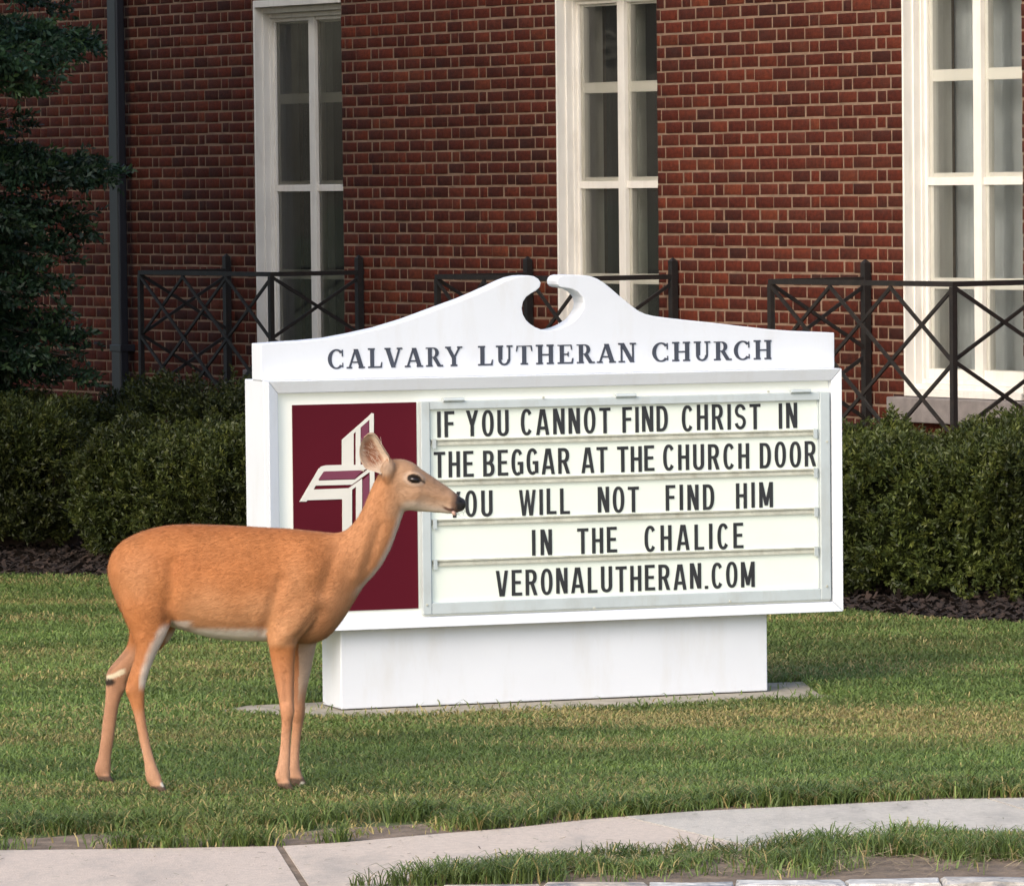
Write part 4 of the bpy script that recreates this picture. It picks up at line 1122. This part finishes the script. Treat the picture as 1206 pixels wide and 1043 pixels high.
clump = 1 + .06 * n3(DV[pick], 60, 9) + .06 * n3(DV[pick] * np.array([1, 1, 2.2]), 130, 10)
Ch = np.clip(colr[pick] * hr.uniform(.92, 1.09, (n_, 1)) * clump[:, None], .002, .9)
ho = mesh_np('coat_hair', Vh, Fh, M_hair, deer, col=np.repeat(Ch, 4, axis=0))
ho['kind'] = 'stuff'

# ------------------------------------------------------------------ plants
def shoots(P, D, Ls, m, nl, nw, tilt, cols, rg, flat=0.0):
    """sprays of needles: P bases, D directions, Ls shoot lengths; m needles each; returns V,F,C"""
    n = len(P)
    D = D / np.linalg.norm(D, axis=1, keepdims=True)
    ref = rg.normal(size=(n, 3)); U = np.cross(D, ref); U /= np.linalg.norm(U, axis=1, keepdims=True) + 1e-9
    Vv = np.cross(D, U)
    a = (np.arange(m) + rg.uniform(0, .8, (n, m))) / m
    ph = rg.uniform(0, 2 * np.pi, (n, m))
    if flat: ph = np.where(rg.random((n, m)) < .5, 0, np.pi) + rg.normal(0, flat, (n, m))
    tl = np.radians(rg.normal(tilt, 12, (n, m)))
    nd = D[:, None] * np.cos(tl)[..., None] + (U[:, None] * np.cos(ph)[..., None] + Vv[:, None] * np.sin(ph)[..., None]) * np.sin(tl)[..., None]
    b = P[:, None] + D[:, None] * (Ls[:, None] * a)[..., None]
    wdir = np.cross(nd, rg.normal(size=(n, m, 3)) + D[:, None]); wdir /= np.linalg.norm(wdir, axis=2, keepdims=True) + 1e-9
    ln = nl * rg.uniform(.7, 1.25, (n, m, 1)); w = nw * rg.uniform(.7, 1.2, (n, m, 1))
    v0 = b; v1 = b + nd * ln * .5 + wdir * w; v2 = b + nd * ln; v3 = b + nd * ln * .5 - wdir * w
    V = np.stack([v0, v1, v2, v3], axis=2).reshape(-1, 3)
    F = np.arange(len(V)).reshape(-1, 4)
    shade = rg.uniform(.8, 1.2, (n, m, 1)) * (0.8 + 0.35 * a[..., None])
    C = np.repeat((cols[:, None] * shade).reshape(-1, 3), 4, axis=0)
    return V, F, C
def snoise(P, f, seed, k=6):
    r_ = np.random.default_rng(seed); out = np.zeros(len(P))
    for i in range(k):
        d = r_.normal(size=3); d *= f * (1 + .6 * i) / np.linalg.norm(d); out += np.sin(P @ d + r_.uniform(0, 6.28)) / (1 + .4 * i)
    return out / 2.2
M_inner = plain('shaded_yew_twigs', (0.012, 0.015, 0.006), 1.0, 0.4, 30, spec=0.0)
YEW = .74 * np.array([(0.046, 0.060, 0.012), (0.064, 0.080, 0.015), (0.036, 0.050, 0.012), (0.090, 0.102, 0.020)])
def hedge(name, label, A, B, width, h, seed, n, group, tone=1.0, hvar=0.05):
    """A,B: front base line (left,right) on the ground; depth goes away from the viewer"""
    rg = np.random.default_rng(seed)
    A = np.array(A, float); B = np.array(B, float)
    ln = np.linalg.norm(B - A); ex_ = (B - A) / ln; ey_ = np.array([-ex_[1], ex_[0]])
    cxy = (A + B) / 2 + ey_ * width / 2
    t = thing(name, label, 'hedge', (cxy[0], cxy[1], 0), 0, group)
    X = lambda l: np.c_[l[:, 0] * ex_[0] + l[:, 1] * ey_[0], l[:, 0] * ex_[1] + l[:, 1] * ey_[1], l[:, 2]]
    def surf(q):
        """unit direction -> point on rounded box (superellipsoid), with lumps"""
        p = 0.42
        d = q / np.linalg.norm(q, axis=1, keepdims=True)
        s_ = np.sign(d) * np.abs(d) ** p
        s_ /= (np.sum(np.abs(s_) ** 5, axis=1) ** (1 / 5))[:, None]
        l = s_ * np.array([ln / 2, width / 2, h * .52]) + np.array([0, 0, h * .48])
        lump = 1 + .055 * snoise(l * 1.0, 5.0, seed + 1) + .035 * snoise(l, 14.0, seed + 2)
        c_ = np.array([0, 0, h * .48])
        l = c_ + (l - c_) * lump[:, None]
        l[:, 2] = np.maximum(l[:, 2], .02)
        nar = .80 + .20 * np.clip(l[:, 2] / (h * .45), 0, 1)      # tucked in at the foot
        l[:, 1] *= nar
        return l
    # sample: even on the box faces
    ar = np.array([width * h, width * h, ln * h, ln * h, ln * width * 1.2]); fa = rg.choice(5, n, p=ar / ar.sum())
    q = rg.uniform(-1, 1, (n, 3))
    q[fa == 0, 0] = -1; q[fa == 1, 0] = 1; q[fa == 2, 1] = -1; q[fa == 3, 1] = 1; q[fa == 4, 2] = 1
    l = q * np.array([ln / 2, width / 2, h * .52])
    rad = min(.34, width * .42)
    core = np.clip(l, -np.array([ln / 2 - rad, width / 2 - rad, h * .52 - rad * .8]), np.array([ln / 2 - rad, width / 2 - rad, h * .52 - rad * .8]))
    dd = l - core; nn = dd / (np.linalg.norm(dd, axis=1, keepdims=True) + 1e-9)
    l = core + nn * np.minimum(np.linalg.norm(dd, axis=1), rad)[:, None]
    lump = .07 * snoise(l, 4.0, seed + 1) + .075 * snoise(l, 11.0, seed + 2) + .04 * snoise(l, 26.0, seed + 3)
    inset = rg.exponential(.06, n)
    l = l + nn * (lump - inset)[:, None]; l[:, 2] += h * .48
    gapmask = snoise(l, 9.0, seed + 5) > -.95
    keep = (l[:, 2] > .04 + .05 * snoise(l, 8, seed + 4)) & gapmask
    l = l[keep]; nn = nn[keep]; m = len(l)
    d = nn + np.array([0, 0, .55]) + rg.normal(0, .38, (m, 3))
    P = X(l); Dd = X(d)
    k = YEW[rg.choice(4, m, p=[.35, .3, .2, .15])] * tone * (1 + .35 * snoise(l, 6, seed + 6))[:, None] 
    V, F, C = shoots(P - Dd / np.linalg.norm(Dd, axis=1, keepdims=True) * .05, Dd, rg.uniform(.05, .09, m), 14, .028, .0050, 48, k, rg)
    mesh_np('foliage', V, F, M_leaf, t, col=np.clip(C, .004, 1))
    # woody inside: stems and a twig mass with the inner shade put into its colour
    mb = MB()
    for i in range(int(ln * 5)):
        bx = rg.uniform(-ln / 2 + .1, ln / 2 - .1); by = rg.uniform(-width * .09, width * .09)
        tips = [(bx + rg.normal(0, .1), by + rg.normal(0, .1), h * rg.uniform(.5, .8)) for _ in range(3)]
        for tp in tips:
            w3 = X(np.array([[bx, by, 0], [(bx + tp[0]) / 2 + rg.normal(0, .03), (by + tp[1]) / 2, tp[2] * .5], tp]))
            mb.tube(w3, [.014, .010, .004], 6)
    mb.tube(X(np.array([[-ln / 2 + .05, 0, .02], [0, .01, .03], [ln / 2 - .05, 0, .02]])), [width * .10] * 3, 6)
    mb.build('stems', M_twig, t)
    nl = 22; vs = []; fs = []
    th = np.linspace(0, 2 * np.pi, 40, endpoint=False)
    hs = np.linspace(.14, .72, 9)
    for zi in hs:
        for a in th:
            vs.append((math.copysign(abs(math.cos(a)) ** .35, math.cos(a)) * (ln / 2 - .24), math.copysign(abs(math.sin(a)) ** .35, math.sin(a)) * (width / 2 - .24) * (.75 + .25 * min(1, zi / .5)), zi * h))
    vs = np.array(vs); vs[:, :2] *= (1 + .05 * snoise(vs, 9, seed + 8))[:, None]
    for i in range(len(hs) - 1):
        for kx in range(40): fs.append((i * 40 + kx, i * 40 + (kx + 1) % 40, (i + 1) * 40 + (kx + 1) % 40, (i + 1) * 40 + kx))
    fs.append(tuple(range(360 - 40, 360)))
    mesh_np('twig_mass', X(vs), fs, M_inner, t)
    return t
def gx(x, y): return gnd(x, y)[:2]
hedge('yew_hedge', 'clipped dark yew hedge between the white sign and the right edge', gx(880, 706), gx(1330, 716), 1.25, .72, 21, 15500, 'clipped yew hedges', 1.25)
hedge('yew_hedge', 'clipped dark yew hedge directly behind the deer, nearest the lawn on the left', gx(52, 664), gx(395, 676), 1.1, .64, 31, 11500, 'clipped yew hedges', .9)
hedge('yew_hedge', 'dark yew hedge at the far left, tall one standing behind the hedge by the deer', gx(-190, 655), gx(75, 655), 1.3, .78, 41, 7200, 'clipped yew hedges', .85)
hedge('yew_hedge', 'low yew hedge against the wall at the foot of the downpipe', gx(40, 628), gx(270, 640), 0.8, .80, 43, 5000, 'clipped yew hedges', .85)

# evergreen tree at the left
def tree():
    rg = np.random.default_rng(77)
    base = np.array([-4.85, 30.1, 0])
    t = thing('evergreen_tree', 'dark evergreen tree with drooping sprays in front of the brick wall at the left edge', 'tree', base)
    mb = MB()
    mb.tube([(0, 0, -.05), (.03, 0, .5), (-.04, .05, 1.6), (.03, 0, 3.2), (0, .05, 5.2), (.05, 0, 8.6)], [.17, .14, .125, .10, .07, .015], 12)
    P = []; Dv = []; Cc = []; LL = []
    tips = []
    for i in range(430):
        z = rg.uniform(.35, 8.2)
        a = rg.uniform(0, 2 * np.pi)
        r = (2.25 if z < 4.0 else 2.25 - (z - 4.0) * .4) * rg.uniform(.72, 1.08)
        r = max(r, .25)
        dx, dy = math.cos(a), math.sin(a)
        if math.sin(a) > .3: r *= .85
        tips.append((z, dx, dy, r, z - .12 * r + rg.normal(0, .1)))
    for i in range(330):
        z = rg.uniform(.3, 2.1); a = rg.uniform(-1.9, .3); r = rg.uniform(1.5, 2.22)
        tips.append((z, math.cos(a), math.sin(a), r, z - .18 + rg.normal(0, .08)))
    # the boughs the photograph shows reaching to the right
    def bough(px, py, yd):
        p = hitplane(px, py, np.array([0, yd, 0]), np.array([0, 1., 0])) - base
        r = math.hypot(p[0], p[1]); tips.append((p[2] + .12, p[0] / r, p[1] / r, r, p[2]))
    nb0 = len(tips)
    for px, py, yd in ((112, 45, 29.9), (95, 38, 29.7), (75, 58, 29.4), (60, 78, 29.3), (88, 52, 29.8), (45, 30, 29.6), (30, 100, 29.4), (50, 95, 29.6), (40, 66, 29.2), (28, 140, 29.7), (130, 196, 29.9), (118, 205, 29.8), (104, 212, 29.7), (118, 190, 29.8), (85, 205, 29.6), (60, 200, 29.7), (90, 250, 29.9), (80, 290, 29.8), (98, 270, 29.9), (70, 330, 29.6), (82, 385, 29.8), (92, 395, 29.8), (60, 370, 29.7), (80, 420, 29.6), (45, 300, 29.6), (50, 250, 29.7), (30, 340, 29.6), (100, 440, 29.9), (40, 420, 29.5), (20, 210, 29.6), (20, 270, 29.5)):
        bough(px, py, yd)
    for it_, (z, dx, dy, r, zt) in enumerate(tips):
        n = 7
        s_ = np.linspace(0, 1, n)
        pts = np.c_[dx * r * s_, dy * r * s_, z + (zt - z) * s_ ** 1.6 + .05 * np.sin(s_ * 3)]
        mb.tube(pts, list(.020 * (1 - s_ * .88)), 5)
        # side sprays
        ns = int(34 + r * 46)
        u = rg.uniform(.30, 1.0, ns) ** .75
        b = np.c_[np.interp(u, s_, pts[:, 0]), np.interp(u, s_, pts[:, 1]), np.interp(u, s_, pts[:, 2])]
        sd = np.where(rg.random(ns) < .5, 1, -1)
        spread = .20 * (1.12 - u) + .03
        lat = np.array([-dy, dx, 0])
        b = b + lat * (sd * spread * rg.uniform(.1, 1, ns))[:, None] + rg.normal(0, .028, (ns, 3)) - np.array([0, 0, .03])
        d = np.array([dx, dy, -.10]) * .9 + lat * (sd * .75)[:, None] + rg.normal(0, .25, (ns, 3))
        P.append(b); Dv.append(d); LL.append(rg.uniform(.08, .15, ns))
        pal = np.array([(0.016, 0.036, 0.018), (0.022, 0.046, 0.020), (0.013, 0.028, 0.014), (0.040, 0.070, 0.024)])
        Cc.append(pal[rg.choice(4, ns, p=[.35, .3, .25, .1])] * rg.uniform(.8, 1.2) * (1.7 if nb0 <= it_ < nb0 + 9 else 1.0))  # first boughs coloured lighter, as if lit
    P = np.vstack(P); Dv = np.vstack(Dv); Cc = np.vstack(Cc); LL = np.concatenate(LL)
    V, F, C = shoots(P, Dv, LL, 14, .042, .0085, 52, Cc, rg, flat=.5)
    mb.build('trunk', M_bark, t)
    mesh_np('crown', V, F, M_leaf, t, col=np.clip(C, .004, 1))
tree()
def shade_tree(loc, lab, seed, sc_=1.0):  # unseen tree, added to darken the left of the wall
    rg = np.random.default_rng(seed)
    t = thing('shade_tree', lab, 'tree', loc)
    mb = MB(); mb.tube([(0, 0, -.05), (.05, 0, 1), (-.05, .1, 3), (.1, 0, 6), (0, 0, 9.5)], [.30, .24, .2, .13, .03], 12)
    for i in range(14):
        a = i * 2.4; r = 2.6 + .5 * math.sin(i * 3); z = 2.4 + i * .42
        mb.tube([(0, 0, z), (math.cos(a) * r * .5, math.sin(a) * r * .5, z + .6), (math.cos(a) * r, math.sin(a) * r, z + 1.0)], [.09, .05, .015], 7)
    mb.build('trunk', M_bark, t)
    n = 34000
    d = rg.normal(size=(n, 3)); d /= np.linalg.norm(d, axis=1, keepdims=True)
    r = rg.random(n) ** .4
    p = d * r[:, None] * np.array([3.5, 3.5, 4.1]) + np.array([0, 0, 6.2])
    p = p[(snoise(p, 1.5, 3) + .5 * snoise(p, 4, 4)) > -.45]
    pal = np.array([(0.040, 0.075, 0.020), (0.055, 0.095, 0.024), (0.030, 0.058, 0.016)])
    V, F, C = shoots(p, rg.normal(size=p.shape) + np.array([0, 0, -.2]), rg.uniform(.15, .3, len(p)), 5, .15, .045, 55, pal[rg.choice(3, len(p))], rg)
    mesh_np('crown', V, F, M_leaf, t, col=C)
shade_tree((-6.9, 26.6, 0), 'tall broad-leaved tree out of view left of the evergreen, added to shade the wall', 8)
shade_tree((-10.2, 32.5, 0), 'tall broad-leaved tree out of view farthest left, added to shade the wall', 9)

# ------------------------------------------------------------------ grass
def inpad(x, y):
    # inside the concrete pad polygon (ray casting), or under the sign base
    ins = np.zeros(len(x), bool); n = len(PADP)
    j = n - 1
    for i in range(n):
        xi, yi = PADP[i]; xj, yj = PADP[j]
        c = ((yi > y) != (yj > y)) & (x < (xj - xi) * (y - yi) / (yj - yi + 1e-12) + xi)
        ins ^= c; j = i
    return ins
PADP = PAD[np.argsort(np.arctan2(PAD[:, 1] - PAD[:, 1].mean(), PAD[:, 0] - PAD[:, 0].mean()))]
GRS = 2.05 * np.array([(0.084, 0.118, 0.028), (0.070, 0.104, 0.026), (0.096, 0.132, 0.036), (0.058, 0.088, 0.022), (0.112, 0.136, 0.050)])
GRS_OLD = np.array([(0.075, 0.125, 0.022), (0.058, 0.102, 0.018), (0.095, 0.145, 0.030), (0.046, 0.082, 0.016), (0.12, 0.15, 0.045)])
DRY = np.array([0.46, 0.37, 0.15])
def blades(name, label, x, y, hgt, wid, rg, dry, lean=0.5, z0=0.0, kindlab='grass', tone=None, patch=None):
    n = len(x)
    az = rg.uniform(0, 2 * np.pi, n)
    ln = np.abs(rg.normal(lean, .3, n))
    dx, dy = np.cos(az), np.sin(az)
    # blade faces a random way; width vector roughly across the view as well as along
    wa = az + np.pi / 2 + rg.normal(0, .5, n)
    wx, wy = np.cos(wa) * wid, np.sin(wa) * wid
    b0 = np.c_[x, y, np.full(n, z0)]
    s1 = np.c_[dx * hgt * ln * .22, dy * hgt * ln * .22, hgt * .50]
    s2 = np.c_[dx * hgt * ln * .62, dy * hgt * ln * .62, hgt * (.86 - .12 * ln)]
    s3 = np.c_[dx * hgt * ln * 1.15, dy * hgt * ln * 1.15, hgt * (1.0 - .42 * ln)]
    wv = np.c_[wx, wy, np.zeros(n)]
    V = np.stack([b0 - wv, b0 + wv, b0 + s1 - wv * .9, b0 + s1 + wv * .9, b0 + s2 - wv * .6, b0 + s2 + wv * .6, b0 + s3 - wv * .08, b0 + s3 + wv * .08], axis=1).reshape(-1, 3)
    f = np.array([(0, 1, 3, 2), (2, 3, 5, 4), (4, 5, 7, 6)])
    F = (np.arange(n)[:, None, None] * 8 + f[None]).reshape(-1, 4)
    c = GRS[rg.choice(5, n, p=[.32, .26, .18, .16, .08])] * rg.uniform(.87, 1.14, (n, 1))
    if tone is not None: c = c * tone[:, None]
    if patch is not None: c = c * (1 - .7 * patch[:, None]) + np.array([0.30, 0.275, 0.085]) * (.7 * patch[:, None]) * rg.uniform(.8, 1.2, (n, 1))
    isdry = rg.random(n) < dry
    c[isdry] = DRY * rg.uniform(.6, 1.15, (isdry.sum(), 1))
    C = np.repeat(c, 8, axis=0)
    o = mesh_np(name, V, F, M_grass, None, col=C)
    tag(o, label, 'grass', kind='stuff')
    return o
rg = np.random.default_rng(99)
FEET = ((552, 980, -.078), (586, 976, .066), (228, 980, -.116), (92, 952, .19))
def candidates(n, y0, y1, side_=1.0):
    # denser towards the viewer, inside the visible wedge plus a margin
    u = rg.random(n)
    y = y0 * (y1 / y0) ** u
    hw = y * (603 / FPX) + .35 + side_ * .25
    x = rg.uniform(-1, 1, n) * hw
    return x, y
x, y = candidates(400000, 15.4, 27.6)
ny_ = 15.4 * (27.6 / 15.4) ** rg.random(150000); sx_ = np.where(rg.random(150000) < .5, -1, 1)
x = np.r_[x, sx_ * (ny_ * (603 / FPX) + .6 + 1.6 * rg.random(150000) ** 1.3)]; y = np.r_[y, ny_]
yb = np.interp(x, PB[:, 0], PB[:, 1]); ym = np.interp(x, ME[:, 0], ME[:, 1])
XY = np.c_[x, y, np.zeros(len(x))]
edge = .05 * snoise(XY, 7, 5) + .035 * snoise(XY, 23, 6)
k = (y > yb + .012 + np.maximum(0, edge)) & (y < ym + edge * 1.2)
x, y, XY, yb = x[k], y[k], XY[k], yb[k]
pa = inpad(x, y)
edgepad = inpad(x, y - .06 - .05 * snoise(XY, 14, 8)) & pa
q = (np.c_[x, y] - SO[:2]) @ np.array([SE[:2], -SN[:2]]).T
under = (q[:, 0] > -.02) & (q[:, 0] < BU1 + .02) & (q[:, 1] > -.02) & (q[:, 1] < .25)
k = ~under & (~pa | (rg.random(len(x)) < .03))
x, y, XY, yb = x[k], y[k], XY[k], yb[k]
# thin, bare places along the path edge and patches of dry grass
near = np.exp(-((y - yb) / .22) ** 2)
bare = (near > .3) & (snoise(XY, 4.5, 12) > .15) & (rg.random(len(x)) < .9 * near)
worn = np.zeros(len(x))
for qx, qy, ra, rb in ((405, 978, .30, .26), (455, 972, .18, .20), (60, 988, .42, .16), (215, 990, .30, .12), (330, 992, .20, .10), (620, 966, .15, .08), (845, 948, .12, .06)):
    pq = gnd(qx, qy); worn = np.maximum(worn, np.exp(-(((x - pq[0]) / ra) ** 2 + ((y - pq[1]) / rb) ** 2) ** 1.5))
for xa_, xb_, dp_ in ((-1.62, -1.05, .30), (-.98, -.72, .20), (-.66, -.24, .46), (-.02, .12, .16), (.70, .84, .14)):
    win_ = 1 / (1 + np.exp(-(x - xa_) / .02)) / (1 + np.exp((x - xb_) / .02))
    worn = np.maximum(worn, win_ * np.exp(-(np.maximum(y - yb, 0) / (dp_ * (1 + .35 * snoise(XY, 8, 14)))) ** 4))
worn *= np.clip(1.0 + .30 * snoise(XY, 14, 13), 0, 1.15)
bare |= rg.random(len(x)) < np.minimum(1.06 * worn, .975)
x, y, XY, near, yb, worn = x[~bare], y[~bare], XY[~bare], near[~bare], yb[~bare], worn[~bare]
XS = XY * np.array([.7, 1.6, 1])
dryp = np.clip(.035 + .45 * np.clip(snoise(XS, 2.6, 21) - .10, 0, 1) + .6 * np.exp(-((y - 19.3) / .5) ** 2) * np.clip(snoise(XS, 3.5, 22) + .25, 0, 1) + .25 * np.clip(snoise(XS, 8, 23) - .5, 0, 1) + .45 * worn, 0, .65)
tuft = 1 + 1.0 * np.exp(-((y - yb - .22) / .42) ** 2) * np.clip(.6 + .8 * snoise(XY, 6, 31), 0, 1.6) + .18 * snoise(XY, 4, 32)
hg = rg.uniform(.020, .040, len(x)) * np.clip(tuft, .5, 2.2) * (1 - .55 * np.clip(worn, 0, 1))
for fx, fy, fo in FEET:                                  # trodden down round the hooves
    pf = dpt(fx, fy, fo); hg *= 1 - .62 * np.exp(-((x - pf[0]) ** 2 + (y - pf[1] + .05) ** 2) / .09 ** 2)
tn = 1 + .24 * snoise(XS, 1.8, 41) + .20 * snoise(XS, 6, 42)
pt = .55 * np.clip(snoise(XS, 2.1, 61) - .25, 0, 1)
for qx, qy, ra, rb, am in ((1120, 852, .75, .45, .95), (880, 846, .6, .35, .8), (690, 885, .16, .14, .8), (640, 845, .45, .25, .7), (1010, 868, .5, .2, .7), (230, 790, .5, .7, .6), (60, 775, .4, .4, .5), (480, 905, .4, .2, .35), (1100, 760, .6, .9, .3), (330, 965, .3, .1, .6)):
    pq = gnd(qx, qy); pt = np.maximum(pt, am * np.exp(-(((x - pq[0]) / ra) ** 2 + ((y - pq[1]) / rb) ** 2)) * np.clip(.75 + .6 * snoise(XS, 9, 62), 0, 1.3))
PATCH = np.clip(pt, 0, .9)
# longer tufts the mower missed, along the path edge
tx, ty, th_ = [], [], []
for i in range(230):
    cx_ = rg.uniform(-1.7, 1.9); yb_ = np.interp(cx_, PB[:, 0], PB[:, 1])
    soil_ = .42 if -1.62 < cx_ < -.22 else .05
    cy_ = yb_ + soil_ + abs(rg.normal(0, .16)) if rg.random() < .8 else yb_ + .02 + rg.random() * .1
    nb = rg.integers(25, 60); sp = rg.uniform(.015, .04)
    tx.append(cx_ + rg.normal(0, sp, nb)); ty.append(cy_ + rg.normal(0, sp, nb)); th_.append(rg.uniform(.045, .085) * rg.uniform(.6, 1.15, nb))
tx = np.concatenate(tx); ty = np.concatenate(ty); th_ = np.concatenate(th_)
ok_ = ty > np.interp(tx, PB[:, 0], PB[:, 1]) + .01
tx, ty, th_ = tx[ok_], ty[ok_], th_[ok_]; nt_ = len(tx)
x = np.r_[x, tx]; y = np.r_[y, ty]; hg = np.r_[hg, th_]; dryp = np.r_[dryp, np.full(nt_, .10)]; tn = np.r_[tn, rg.uniform(.6, .95, nt_)]; PATCH = np.r_[PATCH, np.zeros(nt_)]
blades('lawn_grass', 'mown green lawn with yellowed patches around the sign', x, y, hg * (1 - .25 * PATCH), np.where(y < 19, .0023, .0030), rg, np.clip(dryp + .35 * PATCH, 0, .7), .95, patch=PATCH, tone=np.clip(tn, .55, 1.5))
# verge grass
x, y = candidates(85000, 14.9, 16.3)
yf = np.interp(x, PF[:, 0], PF[:, 1]); XY = np.c_[x, y, np.zeros(len(x))]
cov = snoise(XY, 4.5, 51) + .5 * snoise(XY, 13, 52) + 3.4 * (y - (kerb_y(x) + .30)) / .9 * 1.0
cov = cov + 1.5 * np.exp(-((x + .30) / .28) ** 2)
k = (y > kerb_y(x) + .005) & (y < yf - .01 + .05 * snoise(XY, 10, 53) + .02) & (cov > rg.normal(.25, .35, len(x)))
x, y, XY = x[k], y[k], XY[k]
hg = rg.uniform(.035, .075, len(x)) * (1 + .45 * snoise(XY, 8, 54))
blades('verge_grass', 'ragged grass strip between the path and the kerb', x, y, np.clip(hg, .015, .14), np.full(len(x), .0019), rg, .07 + .12 * (snoise(XY, 6, 55) > .2), .9, tone=np.clip(.82 + .25 * snoise(XY, 5, 56), .5, 1.2))
# dead straw on the verge soil
x, y = candidates(2600, 14.97, 15.7)
yf = np.interp(x, PF[:, 0], PF[:, 1]); k = (y < yf - .06) & (y > kerb_y(x) + .02); x, y = x[k], y[k]; n = len(x)
az = rg.uniform(0, np.pi, n); l_ = rg.uniform(.02, .09, n); ww = .0014
d = np.c_[np.cos(az), np.sin(az), rg.normal(0, .12, n)] * l_[:, None]; wv = np.c_[-np.sin(az), np.cos(az), np.zeros(n)] * ww
b = np.c_[x, y, rg.uniform(.008, .03, n)]
V = np.stack([b - wv, b + wv, b + d + wv, b + d - wv], axis=1).reshape(-1, 3)
o = mesh_np('straw', V, np.arange(4 * n).reshape(-1, 4), M_chip, col=np.repeat(np.array([.36, .27, .15]) * rg.uniform(.5, 1.2, (n, 1)), 4, axis=0))
tag(o, 'dead straw and thatch lying on the bare verge soil', 'straw', kind='stuff')
# clippings and crumbs of earth on the path
n = 420; x = rg.uniform(-1.7, 1.9, n)
yb_ = np.interp(x, PB[:, 0], PB[:, 1]); yf_ = np.interp(x, PF[:, 0], PF[:, 1])
t_ = rg.beta(.45, .45, n); y = yf_ + (yb_ - yf_) * t_
az = rg.uniform(0, np.pi, n); l_ = rg.uniform(.006, .028, n); ww = rg.uniform(.0009, .0022, n)
d = np.c_[np.cos(az), np.sin(az), rg.normal(0, .08, n)] * l_[:, None]; wv = np.c_[-np.sin(az), np.cos(az), np.zeros(n)] * ww[:, None]
b = np.c_[x, y, np.full(n, .0085)]
V = np.stack([b - wv, b + wv, b + d + wv, b + d - wv], axis=1).reshape(-1, 3)
pal = np.array([(.10, .12, .04), (.26, .20, .10), (.09, .065, .045)])
o = mesh_np('clippings', V, np.arange(4 * n).reshape(-1, 4), M_chip, col=np.repeat(pal[rg.choice(3, n)], 4, axis=0))
tag(o, 'grass clippings and crumbs of earth strewn on the path', 'clippings', kind='stuff')
# bark chips on the mulch bed
x, y = candidates(60000, 22.6, 31)
ym = np.interp(x, ME[:, 0], ME[:, 1]); k = (y > ym - .02) & (y < ym + 2.6); x, y = x[k], y[k]; n = len(x)
az = rg.uniform(0, 2 * np.pi, n); l_ = rg.uniform(.015, .05, n); ww = rg.uniform(.005, .013, n)
d = np.c_[np.cos(az), np.sin(az), rg.normal(0, .35, n)] * l_[:, None]; wv = np.c_[-np.sin(az), np.cos(az), rg.normal(0, .4, n)] * ww[:, None]
b = np.c_[x, y, rg.uniform(.008, .03, n)]
V = np.stack([b - wv, b + wv, b + d + wv, b + d - wv], axis=1).reshape(-1, 3)
o = mesh_np('bark_chips', V, np.arange(4 * n).reshape(-1, 4), M_chip, col=np.repeat(np.array([.026, .015, .010]) * rg.uniform(.4, 1.7, (n, 1)), 4, axis=0))
tag(o, 'dark bark chips scattered over the mulch bed', 'mulch', kind='stuff')
